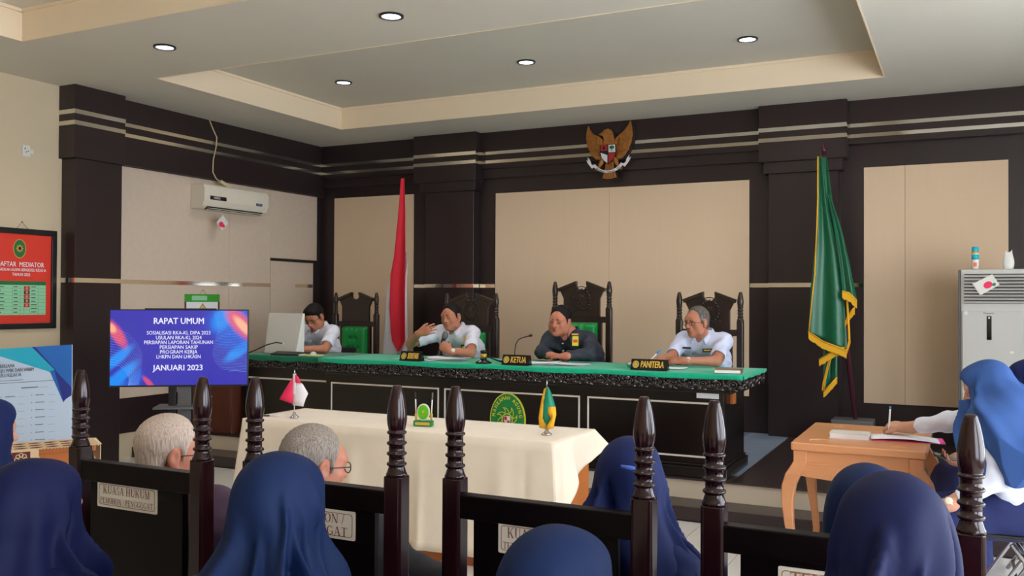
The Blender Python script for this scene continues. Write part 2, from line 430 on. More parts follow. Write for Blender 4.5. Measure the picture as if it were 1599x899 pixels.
MB().cyl((XL + .02, 9.22, 1.2), (XL + .07, 9.22, 1.2), .012).cyl((XL + .07, 9.23, 1.2), (XL + .07, 9.12, 1.2), .01).build('door_handle', 'chrome', d1)
lp = struct(MB().box(XL, XL + .19, 5.675, 6.19, 0, 2.88).build('wall_left_pillar', 'laminate', bevel=0.003, seg=1))
MB().box(XL, XL + .215, 5.64, 6.20, 2.88, CH).build('capital', 'laminate', lp, bevel=0.002, seg=1)
for z in (3.18, 3.283):
    MB().box(XL, XL + .218, 5.637, 6.203, z, z + .04).build('mirror_strip', 'mirror', lp)
MB().box(XL, XL + .193, 5.672, 6.19, 1.735, 1.777).build('mirror_strip', 'mirror', lp)
# ---- walls the photo does not see, with the openings that let the daylight in
rw = struct(MB().box(XR, XR + .2, YB, YW + .2, 0, 0.55).box(XR, XR + .2, YB, YW + .2, 2.85, CH + .4)
            .box(XR, XR + .2, YB, -1.6, .55, 2.85).box(XR, XR + .2, 0.9, 1.5, .55, 2.85).box(XR, XR + .2, 4.0, 4.6, .55, 2.85).box(XR, XR + .2, 6.7, YW + .2, .55, 2.85)
            .build('wall_right', 'cream_wall'))
rb = struct(MB().box(XL - .2, XR + .2, YB - .2, YB, 0, 0.5).box(XL - .2, XR + .2, YB - .2, YB, 2.85, CH + .4)
            .box(XL - .2, XR + .2, YB - .2, YB, .5, 2.85).build('wall_rear', 'cream_wall'))
for k, (y0, y1) in enumerate(((-1.6, 0.9), (1.5, 4.0), (4.6, 6.7))):
    w = MB()
    for y in (y0, (y0 + y1) / 2, y1): w.box(XR + .07, XR + .13, y - .03, y + .03, .55, 2.85)
    for z in (.55, 2.85): w.box(XR + .07, XR + .13, y0, y1, z - .03, z + .03)
    struct(w.build('window_%d' % (k + 1), 'white_plastic'))
# ---- ceiling with two recessed trays
T1 = (-6.44, -0.612, 5.80, 8.50)
T2 = (-6.44, 1.9, -1.2, 4.53)
cb = MB(); e = .1
cb.box(XL - .2, T1[0], YB - .2, YW + .2, CH, CH + e)
cb.box(T1[0], XR + .2, T1[3], YW + .2, CH, CH + e)
cb.box(T1[0], XR + .2, T2[3], T1[2], CH, CH + e)
cb.box(T1[1], XR + .2, T1[2], T1[3], CH, CH + e)
cb.box(T2[1], XR + .2, YB - .2, T2[3], CH, CH + e)
cb.box(T2[0], T2[1], YB - .2, T2[2], CH, CH + e)
cb.box(T1[0], T1[1], T1[2], T1[3], CH + RC, CH + RC + e)
cb.box(T2[0], T2[1], T2[2], T2[3], CH + RC, CH + RC + e)
ce = struct(cb.build('ceiling', 'ceiling'))
for T in (T1, T2):
    b = MB(); x0, x1, y0, y1 = T; t = .02
    for a in ((x0, x1, y0, y0 + .012), (x0, x1, y1 - .012, y1), (x0, x0 + .012, y0, y1), (x1 - .012, x1, y0, y1)):
        b.box(*a, CH - .003, CH + RC)
    # small moulding at the top of the recess
    for a in ((x0, x1, y0, y0 + .03), (x0, x1, y1 - .03, y1), (x0, x0 + .03, y0, y1), (x1 - .03, x1, y0, y1)):
        b.box(*a, CH + RC - .025, CH + RC)
    b.build('recess_trim', 'tray', ce)

# ---- downlights
def downlight(x, y, z, label):
    t = thing('ceiling_downlight', label, 'ceiling light', (x, y, z), group='recessed ceiling downlights')
    MB().ring(ellipse(.085, .085, 32), ellipse(.066, .066, 32), (0, 0, -.001), (1, 0, 0), (0, -1, 0), .012).build('rim', 'black', t)
    MB().lathe([(0.0, -.006), (.066, -.006), (.066, -.0005)], n=32).build('diffuser', M['lamp'], t)
    ld = bpy.data.lights.new('downlight', 'SPOT'); ld.energy = LAMP_POWER; ld.color = (1, .97, .93); ld.shadow_soft_size = .06; ld.spot_size = math.radians(150); ld.spot_blend = 0.6
    lo = bpy.data.objects.new('lamp', ld); COL.objects.link(lo); lo.parent = t; lo.location = (0, 0, -.02)
M['lamp'] = mat('lamp_glow', (255, 255, 255), emit=(240, 240, 255), estr=8)
dl = ((-5.56, 5.10, CH, 'round downlight in the flat ceiling nearest the left wall, above the dark left pillar'),
      (-3.53, 5.21, CH, 'round downlight in the flat ceiling strip, topmost in the photo, between the two recesses'),
      (-1.45, 5.25, CH, 'round downlight in the flat ceiling strip above the small teak table'),
      (-5.62, 7.45, CH + RC, 'leftmost round downlight inside the far ceiling recess'),
      (-3.61, 7.53, CH + RC, 'middle round downlight inside the far ceiling recess'),
      (-1.62, 7.66, CH + RC, 'rightmost round downlight inside the far ceiling recess'),
      (-5.0, 1.5, CH + RC, 'round downlight in the near recess, left'), (-1.0, 1.5, CH + RC, 'round downlight in the near recess, right'))
for a in dl: downlight(*a)
# ================================================================ FURNITURE
X1, Y1, Z1 = Vector((1, 0, 0)), Vector((0, 1, 0)), Vector((0, 0, 1))

# ---- finial profile (r, z), total height .255
def _ring(z, rr=.0285, rb=.0222):
    return [(rb, z - .006), (rr - .002, z - .0045), (rr, z - .0015), (rr, z + .0005), (rr - .002, z + .0035), (rb, z + .005)]
FIN_ALL = [(.030, 0), (.030, .006), (.0275, .010), (.0245, .020), (.0222, .026)] + _ring(.034) + _ring(.0635) + _ring(.093) + _ring(.123, .0280) + \
          [(.0240, .131), (.0268, .145), (.0284, .160), (.0284, .170), (.0268, .188), (.0232, .211), (.0185, .233), (.0140, .248), (.0125, .2525), (.0105, .255), (0, .2552)]

# ---------------------------------------------------------------- court bench
BX0, BX1, BF, BT = -5.35, -1.62, 6.86, 1.04
bench = thing('court_bench', 'long black wooden court bench with carved frieze and white inlay frames on the platform', 'bench', (-3.48, 7.2, ZP))
def bl(o, th): o.matrix_parent_inverse = Matrix.Translation(-Vector(th.location)); return o
def wb(mb, name, m, th, **k): return bl(mb.build(name, m, th, **k), th)      # mesh given in world coordinates, parented to th
wb(MB().box(BX0, BX1, BF, BF + .04, ZP + .10, .93).box(BX0, BX0 + .04, BF + .04, 7.55, ZP + .10, .93).box(BX1 - .04, BX1, BF + .04, 7.55, ZP + .10, .93), 'body', 'bench', bench, bevel=.004)
wb(MB().box(BX0 - .02, BX1 + .03, BF - .035, BF + .05, ZP, ZP + .085).box(BX0 - .01, BX1 + .015, BF - .018, BF + .045, ZP + .085, ZP + .105).box(BX1 - .05, BX1 + .03, BF + .05, 7.57, ZP, ZP + .085).box(BX1 - .045, BX1 + .015, BF + .045, 7.56, ZP + .085, ZP + .105), 'plinth', 'bench', bench, bevel=.006)
wb(MB().box(BX0 - .0, BX1 + .15, BF - .095, 7.6, .925, BT), 'top', 'bench', bench, bevel=.004)
wb(MB().box(BX0, BX1 + .06, BF - .03, BF + .05, .895, .925).box(BX1 - .02, BX1 + .06, BF + .05, 7.57, .895, .925), 'moulding', 'bench', bench, bevel=.008)
for x0, x1 in ((-5.29, -4.12), (-4.065, -2.79), (-2.725, -1.655)):
    z0, z1, t = .40, .822, .014
    out = [(x0, z0), (x1, z0), (x1, z1), (x0, z1)]; inn = [(x0 + t, z0 + t), (x1 - t, z0 + t), (x1 - t, z1 - t), (x0 + t, z1 - t)]
    wb(MB().ring(out, inn, (0, BF, 0), X1, Z1, .004), 'inlay_frame', 'inlay', bench)
wb(MB().box(-1.83, -1.66, BF - .005, BF, .855, .893), 'white_sticker', 'paper', bench)
wb(MB().box(BX1 + .0, BX1 + .03, 7.05, 7.13, .80, .893), 'bracket', 'orange_wood', bench, bevel=.003)

def spiral(mb, o, u, w, s, flip, r0=.048, turns=1.6, n=22):
    pts = []; rad = []
    for i in range(n):
        t = i / (n - 1); a = turns * 2 * PI * t * flip + .6; r = r0 * (1 - .86 * t) * s
        pts.append(o + u * (r * math.cos(a)) + Z1 * (r * math.sin(a) * .92) + w * (.006 + .006 * t)); rad.append((.0085 * (1 - .45 * t)) * s)
    mb.tube(pts, rad, 6)
def leaf(mb, o, u, w, ang, L, wd):
    d = u * math.cos(ang) + Z1 * math.sin(ang); p = w.cross(d)
    def fn(a, b):
        ww = wd * math.sin(PI * min(1, a * .93 + .05)) * (1 + .25 * math.sin(a * 16)); bend = .35 * a * a
        q = d * (L * a) + p * ((b - .5) * 2 * ww + bend * L)
        return o + q + w * (.012 * (1 - (2 * b - 1) ** 2) * math.sin(PI * a) + .001)
    mb.grid(fn, 9, 5)
def frieze(mb, a, b, w, zc, step=.115):
    """carved scrolling leaves between points a and b, standing out along w."""
    a, b = Vector(a), Vector(b); L = (b - a).length; u = (b - a) / L; n = max(1, round(L / step)); n0 = len(mb.v)
    for i in range(n):
        o = a + u * (L * (i + .5) / n) + Z1 * zc; fl_ = 1 if i % 2 else -1
        spiral(mb, o + Z1 * (.004 * fl_), u, w, 1.0, fl_, r0=.044)
        for k, (ang, l, wd) in enumerate(((.4, .062, .020), (1.2, .055, .018), (2.1, .058, .020), (2.9, .055, .018), (-.6, .06, .02), (-1.5, .055, .018), (-2.3, .058, .02), (3.7, .05, .017))):
            leaf(mb, o + u * (.018 * math.cos(ang * fl_)) + Z1 * (.018 * math.sin(ang * fl_)), u, w, ang * fl_, l, wd)
        mb.lathe([(.013, 0), (.010, .012), (0, .017)], o, 8, axis=w)
        pts = [o + u * (L / n * (t - .5)) + Z1 * (.042 * fl_ * math.cos(PI * (t - .5) * 1.0)) + w * .006 for t in [k / 8 for k in range(9)]]
        mb.tube(pts, .008, 5)
    for k in range(n0, len(mb.v)):
        x, y, z = mb.v[k]; mb.v[k] = (x, y, min(max(z, zc - .047), zc + .055))
fz = MB(); frieze(fz, (BX0, BF - .095, 0), (BX1 + .15, BF - .095, 0), Vector((0, -1, 0)), .975)
frieze(fz, (BX1 + .15, BF - .095, 0), (BX1 + .15, 7.6, 0), X1, .975)
wb(fz, 'carved_frieze', 'carve', bench)

# emblem on the bench front
em = thing('court_emblem', 'oval green court emblem with yellow lettering on the bench front', 'emblem', (-3.442, BF, .585))
uY = Vector((0, -1, 0))
MB().prism(ellipse(.166, .228, 56), (0, 0, 0), X1, Z1, .012).build('rim', 'emb_yellow', em)
MB().prism(ellipse(.156, .218, 56), (0, -.010, 0), X1, Z1, .005).build('disc', 'emb_green', em)
tb = MB(); s_ = 'MAHKAMAH AGUNG'
for i, ch in enumerate(s_):
    a = math.radians(168 - i * (156 / (len(s_) - 1)))
    if ch == ' ': continue
    px, pz = .128 * math.cos(a), .186 * math.sin(a)
    nx, nz = math.cos(a) / .128, math.sin(a) / .186
    text(tb, ch, .044, (px, -.0165, pz), X1, Z1, bold=.0012, sx=.82, rot=math.atan2(nz, nx) - PI / 2)
tb.build('lettering', 'emb_yellow', em)
fb = MB()
for k in range(8):
    a = PI / 2 + k * PI / 4
    def pet(t, side): 
        r = .052 + .050 * t; w_ = .020 * (1 - t) ** .7
        aa = a + .42 * t * t
        return (r * math.cos(aa) - side * w_ * math.sin(aa), 1.12 * (r * math.sin(aa) + side * w_ * math.cos(aa)))
    L_ = [pet(t / 6, -1) for t in range(7)]; R_ = [pet(t / 6, 1) for t in range(6)]
    outl = L_ + R_[::-1]
    fb.tube([Vector((p[0], -.017, p[1])) for p in outl], .0032, 5)
fb.ring(ellipse(.052, .058, 32), ellipse(.045, .05, 32), (0, -.015, 0), X1, Z1, .004)
fb.build('sun_petals', 'emb_yellow', em)
MB().prism([(-.028, .034), (.028, .034), (.03, .0), (.02, -.026), (0, -.04), (-.02, -.026), (-.03, 0)], (0, -.015, 0), X1, Z1, .003).build('shield', 'white_cloth', em)
MB().prism([(-.026, .03), (-.002, .03), (-.002, .0), (-.026, 0)], (0, -.018, 0), X1, Z1, .002).prism([(.002, -.002), (.026, -.002), (.018, -.024), (.002, -.034)], (0, -.018, 0), X1, Z1, .002).build('shield_field', 'red', em)

# side wing of the bench on the left
wing = thing('bench_wing', 'black wooden side desk with carved frieze, left of the court bench', 'bench', (-5.9, 7.2, ZP))
wb(MB().box(-6.42, BX0 - .012, 6.93, 6.97, ZP + .09, .93).box(-6.42, -6.38, 6.97, 7.55, ZP + .09, .93), 'body', 'bench', wing, bevel=.004)
wb(MB().box(-6.43, BX0 - .025, 6.90, 6.98, ZP, ZP + .09), 'plinth', 'bench', wing, bevel=.006)
wb(MB().box(-6.47, BX0 - .004, 6.84, 7.6, .925, BT), 'top', 'bench', wing, bevel=.004)
wb(MB().box(-6.42, BX0 - .03, 6.925, 6.93, .808, .824), 'inlay_line', 'inlay', wing)
fz = MB(); frieze(fz, (-6.47, 6.84, 0), (BX0 - .06, 6.84, 0), Vector((0, -1, 0)), .975)
wb(fz, 'carved_frieze', 'carve', wing)

# green cloths lying on the two tops
def top_cloth(name, label, x0, x1, y0, y1, drop, m, endr, endl):
    g = MB(); zt = BT + .006
    def fn(a, b):
        x = x0 + (x1 - x0) * a; y = y0 + (y1 - y0) * b
        return (x, y, zt + .0015 * math.sin(x * 7 + y * 3) + .001 * math.sin(x * 19))
    g.grid(fn, 80, 12)
    def skirt(p, q, d, nrm):
        p, q = Vector(p), Vector(q); n = 60
        def f2(a, b):
            c = p + (q - p) * a
            zz = zt + .0015 * math.sin(c.x * 7 + c.y * 3) + .001 * math.sin(c.x * 19)
            return (c.x + nrm[0] * (.004 + .004 * b * math.sin(a * 31)), c.y + nrm[1] * (.004 + .004 * b * math.sin(a * 31)), zz - d * b * (1 + .12 * math.sin(a * 23)))
        g.grid(f2, n, 4)
    skirt((x0, y0, 0), (x1, y0, 0), drop, (0, -1))
    if endr: skirt((x1, y0, 0), (x1, y1, 0), drop * .75, (1, 0))
    if endl: skirt((x0, y1, 0), (x0, y0, 0), drop, (-1, 0))
    o = g.build(name, m, solid=.004)
    return tag(o, label, 'tablecloth')
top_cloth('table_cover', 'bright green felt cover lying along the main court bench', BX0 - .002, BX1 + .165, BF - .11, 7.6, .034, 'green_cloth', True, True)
top_cloth('table_cover', 'green felt cover, painted as shaded, on the side desk under the white monitor', -6.48, BX0 - .012, 6.825, 7.6, .05, 'green_cloth_shaded', False, True)
TT = BT + .010     # where things on the bench stand

# ---------------------------------------------------------------- high-backed chairs
def post(mb, x, y, z0, z1, w=.058):
    c = .007
    pl = [(-w / 2 + c, -w / 2), (w / 2 - c, -w / 2), (w / 2, -w / 2 + c), (w / 2, w / 2 - c), (w / 2 - c, w / 2), (-w / 2 + c, w / 2), (-w / 2, w / 2 - c), (-w / 2, -w / 2 + c)]
    return mb.prism(pl, (x, y, z0), X1, Y1, z1 - z0)
def throne(label, loc, W, H, crest, name='carved_armchair', seat_m='green_vinyl', rz=0.0):
    """tall carved chair, back towards +y, looking -y; H = height of the finial tips above its floor."""
    t = thing(name, label, 'chair', loc, rz, group=None)
    hw = W / 2; zs = H - .265
    for sx in (-1, 1):
        p = post(MB(), sx * hw, 0, 0, zs).build('rear_post', 'throne', t, bevel=.003)
        fl_ = MB()
        for k in (-.016, 0, .016): fl_.box(sx * hw + k - .003, sx * hw + k + .003, -.0315, -.029, .55, zs - .05)
        fl_.build('fluting', 'throne', p)
        MB().lathe(FIN_ALL, (sx * hw, 0, zs), 20).build('finial', 'throne', t)
        MB().lathe([(.026, 0), (.032, .05), (.022, .09), (.03, .25), (.024, .36), (.03, .40)], (sx * hw, -.46, 0), 14).build('front_leg', 'throne', t)
        ar = MB().tube([(sx * hw, -.02, .68), (sx * hw, -.2, .69), (sx * hw, -.40, .685), (sx * hw, -.47, .66), (sx * hw, -.48, .63)], [.022, .024, .026, .026, .02], 10)
        ar.build('armrest', 'throne', t)
        MB().lathe([(.02, .46), (.026, .52), (.018, .58), (.024, .67)], (sx * hw, -.43, 0), 12).build('arm_support', 'throne', t)
    # broken pediment back board
    pw = W * .335; zr = H - .345
    ph = H - .005; lo = H - .088; nt = .052; dip = H - .075
    board = [(-pw, zr), (pw, zr), (pw * 1.0, lo - .085), (hw * .80, lo - .012), (nt, ph - .028), (nt - .006, dip + .008), (.02, dip - .012), (-.02, dip - .012), (-nt + .006, dip + .008), (-nt, ph - .028), (-hw * .80, lo - .012), (-pw, lo - .085)]
    MB().prism(board, (0, .018, 0), X1, Z1, .03).build('back_board', 'throne', t, bevel=.003)
    for sx in (-1, 1):
        pd = [(sx * nt, ph), (sx * hw * .875, lo + .012), (sx * hw * .83, lo - .022), (sx * nt, ph - .036)]
        if sx < 0: pd = pd[::-1]
        MB().prism(pd[::-1], (0, .024, 0), X1, Z1, .055).build('pediment', 'throne', t, bevel=.004)
    rl = MB().box(-hw + .028, hw - .028, -.02, .02, zr - .058, zr)
    for k in range(3): rl.box(-pw, pw, -.026, -.018, zr - .05 + .018 * k, zr - .042 + .018 * k)
    rl.build('top_rail', 'throne', t, bevel=.002)
    for sx in (-1, 1):
        MB().box(sx * pw - .02, sx * pw + .02, -.015, .02, .42, zr - .05).build('stile', 'throne', t, bevel=.003)
    MB().box(-hw + .028, hw - .028, -.018, .018, .40, .45).build('lower_rail', 'throne', t, bevel=.002)
    if crest:
        cz = lo - .095; c = MB(); w = Vector((0, -1, 0)); o = Vector((0, -.012, cz))
        c.ring(ellipse(.072, .08, 30), ellipse(.06, .068, 30), o + Vector((0, .002, 0)), X1, Z1, .014)
        for k in range(18):
            a = k * 2 * PI / 18
            if 1.25 < a < 1.9: pass
            q = o + X1 * (.094 * math.cos(a)) + Z1 * (.104 * math.sin(a))
            leaf(c, q, X1, w, a + 2.0, .04, .011)
            if k % 3 == 0: spiral(c, q, X1, w, .42, 1, n=12)
        c.ring(ellipse(.118, .128, 36), ellipse(.11, .12, 36), o + Vector((0, .002, 0)), X1, Z1, .008)
        for k in range(8):
            a = k * PI / 4; leaf(c, o + X1 * (.012 * math.cos(a)) + Z1 * (.012 * math.sin(a)), X1, w, a, .042, .01)
        c.prism([(-.022, .026), (.022, .026), (.024, -.005), (0, -.034), (-.024, -.005)], o, X1, Z1, .012)
        for sx in (-1, 1): spiral(c, o + X1 * (sx * .085) - Z1 * .105, X1, w, .6, sx, n=14)
        c.build('carved_crest', 'throne', t)
    # tufted cushion on the back, seat
    cw, c0, c1 = pw - .018, .50, zr - .06
    tufts = [(x, z) for r_, z in enumerate([c0 + .07 + .105 * k for k in range(int((c1 - c0 - .1) / .105) + 1)]) for x in ((-.066, .0, .066) if r_ % 2 == 0 else (-.033, .033))]
    def cf(a, b):
        x = -cw + 2 * cw * a; z = c0 + (c1 - c0) * b
        edge = min(1, min(a, 1 - a) / .08) ** .5 * min(1, min(b, 1 - b) / .05) ** .5
        d = .055 * edge
        for tx, tz in tufts:
            q = ((x - tx) ** 2 + (z - tz) ** 2) / .022 ** 2
            if q < 9: d -= .024 * math.exp(-q)
        return (x, -.014 - d, z)
    cu = MB().grid(cf, 34, 44).build('back_cushion', seat_m, t)
    bt = MB()
    for tx, tz in tufts: bt.lathe([(.008, 0), (.006, .004), (0, .006)], (tx, -.042, tz), 8, axis=(0, -1, 0))
    bt.build('tuft_buttons', seat_m, cu)
    MB().box(-hw - .01, hw + .01, -.49, .03, .36, .425).build('seat_frame', 'throne', t, bevel=.006)
    def sf(a, b):
        x = (-hw + .02) + (W - .04) * a; y = -.48 + .46 * b; e = min(1, min(a, 1 - a) / .1) ** .5 * min(1, min(b, 1 - b) / .1) ** .5
        return (x, y, .425 + .05 * e)
    MB().grid(sf, 16, 16).build('seat', seat_m, t)
    return t
throne('empty tall black chair with green tufted back, leftmost behind the bench', (-6.33, 8.66, ZP), .575, 1.43, False)
throne('tall carved black chair behind the man speaking into the microphone', (-4.515, 8.15, ZP), .572, 1.42, True)
throne('tallest carved chair, behind the man in the dark navy shirt', (-3.30, 8.15, ZP), .56, 1.535, True)
throne('tall carved black chair behind the bespectacled man at the right end of the bench', (-2.06, 8.15, ZP), .556, 1.435, True)
# plain dark chair of the operator
t = thing('desk_chair', 'plain black chair of the man working at the white monitor', 'chair', (-6.10, 7.86, ZP))
MB().box(-.22, .22, -.22, .2, .42, .47).build('seat', 'black', t, bevel=.02)
MB().box(-.2, .2, .2, .235, .50, .82).build('backrest', 'black', t, bevel=.015)
for sx in (-1, 1):
    MB().tube([(sx * .2, .19, .0), (sx * .2, .21, .45), (sx * .19, .225, .80)], .012, 8).build('rear_leg', 'steel', t)
    MB().tube([(sx * .2, -.2, .0), (sx * .2, -.2, .43)], .012, 8).build('front_leg', 'steel', t)

# ---------------------------------------------------------------- front row chairs (seen from behind)
def court_chair(label, x0, x1, y, lines, colour, plate_w=.27, plate_h=.083, plate_z=.945, plate_dx=0.0, finz=1.10):
    W = x1 - x0; hw = W / 2
    t = thing('court_chair', label, 'chair', ((x0 + x1) / 2, y, 0))
    for sx in (-1, 1):
        post(MB(), sx * hw, 0, 0, finz).build('rear_post', 'wood', t, bevel=.003)
        MB().lathe(FIN_ALL, (sx * hw, 0, finz), 32).build('finial', 'wood', t)
        MB().lathe([(.026, 0), (.032, .05), (.022, .09), (.03, .25), (.024, .36), (.03, .40)], (sx * hw, .47, 0), 14).build('front_leg', 'wood_flat', t)
        MB().box(sx * hw - .015, sx * hw + .015, .03, .45, .12, .15).build('side_stretcher', 'wood_flat', t, bevel=.003)
    MB().box(-hw + .02, hw - .02, -.022, .022, .992, 1.058).build('top_rail', 'wood_flat', t, bevel=.004)
    MB().box(-hw + .066, hw - .066, -.012, .012, .40, .995).build('back_panel', 'wood_flat', t, bevel=.002)
    MB().box(-hw + .02, hw - .02, -.02, .02, .36, .42).build('lower_rail', 'wood_flat', t, bevel=.003)
    MB().box(-hw - .01, hw + .01, .03, .49, .37, .425).build('seat_frame', 'wood_flat', t, bevel=.005)
    def sf(a, b):
        x = (-hw + .02) + (W - .04) * a; yy = .035 + .44 * b; e = min(1, min(a, 1 - a) / .1) ** .5 * min(1, min(b, 1 - b) / .1) ** .5
        return (x, yy, .425 + .04 * e)
    MB().grid(sf, 14, 14).build('seat', 'green_vinyl', t)
    # name plate screwed to the back
    pl = MB().prism(rrect(plate_w, plate_h, .004), (plate_dx, -.0125, plate_z), X1, Z1, .004).build('name_plate', 'label_plate', t)
    ln = MB(); o = Vector((plate_dx, -.0170, plate_z)); n = 6
    ln.ring(rrect(plate_w - .016, plate_h - .016, .010, n), rrect(plate_w - .019, plate_h - .019, .009, n), o, X1, Z1, .0006)
    for (s, size, dz, w) in lines:
        serif_text(ln, s, size * .72, o + Vector((0, -.0006, dz)), X1, Z1, w)
    ln.build('lettering', colour, pl)
    return t
court_chair('dark court chair lettered PEMOHON / PENGGUGAT in full, leftmost of the front chairs', -2.662, -2.112, 2.10,
            [('KUASA HUKUM', .036, .016, .215), ('PEMOHON / PENGGUGAT', .026, -.019, .240)], 'label_brown', plate_dx=-.035, plate_z=.955)
court_chair('dark court chair with its plate half hidden behind the second blue hijab from left', -1.96, -1.438, 2.165,
            [('PEMOHON /', .036, .017, .20), ('PENGGUGAT', .036, -.019, .22)], 'label_brown', plate_dx=-.005, plate_z=.944)
court_chair('dark court chair with a KUASA plate, in front of the hijab with a blue strip', -1.279, -.727, 2.22,
            [('KUASA HUKUM', .038, .016, .215), ('TERMOHON / TERGUGAT', .027, -.02, .242)], 'label_brown', plate_dx=.005, plate_z=.955)
court_chair('dark court chair with a white TERM plate, rightmost of the front chairs', -.548, .013, 2.22,
            [('TERMOHON', .038, .018, .215), ('TERGUGAT', .038, -.022, .20)], M['plate_orange'] if 'plate_orange' in M else mat('orange_brown_lettering', (160, 92, 52)), plate_dx=.01, plate_z=.935)

# ---------------------------------------------------------------- court table with cream cloth
TX0, TX1, TY0, TY1, TZ = -4.42, -2.115, 4.78, 5.42, .772
tbl = thing('court_table', 'orange-brown wooden table under the cream cloth before the bench', 'table', (-3.27, 5.1, 0))
wb(MB().box(TX0, TX1, TY0, TY1, TZ - .03, TZ), 'tabletop', 'orange_wood', tbl, bevel=.003)
wb(MB().box(TX1 - .05, TX1 - .02, TY0 + .03, TY1 - .02, 0, TZ - .03), 'side_panel', 'orange_wood', tbl)
wb(MB().box(TX0 + .02, TX0 + .05, TY0 + .03, TY1 - .02, 0, TZ - .03), 'side_panel', 'orange_wood', tbl)
wb(MB().box(TX0 + .05, TX1 - .05, TY0 + .02, TY0 + .045, 0.0, TZ - .03), 'front_panel', 'orange_wood', tbl)
g = MB(); zt = TZ + .004
g.grid(lambda a, b: (TX0 - .004 + (TX1 - TX0 + .008) * a, TY0 - .004 + (TY1 - TY0 + .008) * b, zt + .0012 * math.sin(9 * a * 3) * math.sin(b * 7)), 60, 14)
def wav(s): return math.sin(s * 9.1) * .55 + math.sin(s * 17.3 + 1.3) * .3 + math.sin(s * 3.7 + .4) * .5
def cskirt(p, q, drop, nrm_, na, nb, amp, nn, s0, crease=()):
    """hanging side between corners p and q; its ends lean towards the neighbouring sides na and nb so that the corners close."""
    p, q = Vector(p), Vector(q); L = (q - p).length; N0, NA, NB = Vector(nrm_), Vector(na), Vector(nb)
    def fn(a, b):
        c = p + (q - p) * a; d = drop(a)
        ea, eb = math.exp(-(a * L / .10) ** 2), math.exp(-((1 - a) * L / .10) ** 2)
        sw = b ** .8 * amp * (.35 + .9 * (.5 + .5 * wav(s0 + a * L))) * (1 - max(ea, eb)) + b * .07 * max(ea, eb)
        for ca, cw, ch in crease: sw += ch * b * math.exp(-((a - ca) / cw) ** 2)
        k = (N0 + NA * ea + NB * eb) * (sw + .004)
        return (c.x + k.x, c.y + k.y, zt - d * b)
    g.grid(fn, nn, 14)
A_, B_, C_, D_ = (TX0 - .004, TY0 - .004, 0), (TX1 + .004, TY0 - .004, 0), (TX1 + .004, TY1 + .004, 0), (TX0 - .004, TY1 + .004, 0)
S_, E_, N_, W_ = (0, -1, 0), (1, 0, 0), (0, 1, 0), (-1, 0, 0)
cskirt(A_, B_, lambda a: .715 - .015 * a, S_, W_, E_, .035, 220, 0, ((.40, .025, .045), (.22, .02, .025), (.62, .015, .02), (.86, .03, .04), (.93, .012, -.02)))
cskirt(B_, C_, lambda a: float(np.interp(a, [0, .10, .20, .28, .36, .5, .8, 1], [.70, .60, .46, .36, .27, .23, .18, .10])), E_, S_, N_, .02, 70, 3, ((.35, .10, .05), (.2, .05, -.02)))
cskirt(C_, D_, lambda a: .10 + .56 * a, N_, E_, W_, .02, 80, 7)
cskirt(D_, A_, lambda a: .66 + .055 * a, W_, N_, S_, .05, 60, 5, ((.5, .1, .04),))
tag(g.build('tablecloth', 'cream_cloth', solid=.003), 'cream damask cloth draped over the long table before the bench', 'tablecloth')
TC = zt + .004

def desk_flag(label, x, y, kind):
    t = thing('desk_flag', label, 'flag', (x, y, TC), 0.0)
    MB().lathe([(.033, 0), (.033, .004), (.024, .008), (.012, .02), (.009, .034), (.005, .04)], n=24).build('stand', 'chrome', t)
    MB().cyl((0, 0, .03), (0, 0, .30), .0035, n=10).build('pole', 'white_plastic' if kind == 'rw' else 'chrome', t)
    MB().lathe([(.004, .30), (.006, .306), (.003, .325), (0, .33)], n=10).build('pole_tip', 'chrome', t)
    r = _cr = Vector((math.cos(YAW), math.sin(YAW), 0)); f = Vector((-math.sin(YAW), math.cos(YAW), 0))
    def sheet(pts, th, m, name, off):
        # pts: outline (sideways, height); a small outward swell gives the folded cloth depth
        mb = MB(); n = len(pts); cx = sum(p[0] for p in pts) / n; cz = sum(p[1] for p in pts) / n
        ring0 = [r * a + Z1 * b + f * (off) for a, b in pts]; ring1 = [r * (cx + (a - cx) * .55) + Z1 * (cz + (b - cz) * .55) + f * (off - th) for a, b in pts]
        vs = ring0 + ring1 + [r * cx + Z1 * cz + f * (off - th * 1.2)]
        fs = [(i, (i + 1) % n, n + (i + 1) % n, n + i) for i in range(n)] + [(n + i, n + (i + 1) % n, 2 * n) for i in range(n)]
        mb.add(vs, fs, True); return mb.build(name, m, t, solid=.002, off=0)
    if kind == 'rw':
        sheet([(-.002, .292), (-.004, .09), (-.105, .125), (-.07, .185)], .012, 'pinkred', 'red_half', .0)
        sheet([(.004, .300), (.004, .24), (.048, .235), (.03, .275)], .010, 'pinkred', 'red_half', -.004)
        sheet([(.002, .235), (-.012, .085), (.062, .075), (.075, .12), (.095, .165), (.06, .225), (.048, .238)], .012, 'white_cloth', 'white_half', -.002)
        MB().box(-.008, .010, -.008, .006, .16, .30).build('sleeve', 'white_cloth', t)
    else:
        sheet([(-.004, .285), (-.004, .03), (-.045, .04), (-.05, .10), (-.035, .2), (-.018, .275)], .012, 'gold_cloth', 'fringe', .004)
        sheet([(.0, .285), (-.026, .2), (-.030, .09), (.0, .06), (.03, .06), (.052, .13), (.052, .17), (.03, .245), (.008, .29)], .012, 'flag_green_b', 'field', -.006)
        sheet([(.004, .175), (.052, .17), (.056, .125), (.04, .04), (-.004, .03), (.0, .052), (.028, .062), (.042, .128), (.004, .13)], .010, 'gold_cloth', 'fringe', -.018)
    return t
M['flag_green_b'] = mat('bright_flag_green', (0, 128, 96), rough=.5)
desk_flag('small red and white desk flag on a chrome stand on the cream table', -4.13, 4.95, 'rw')
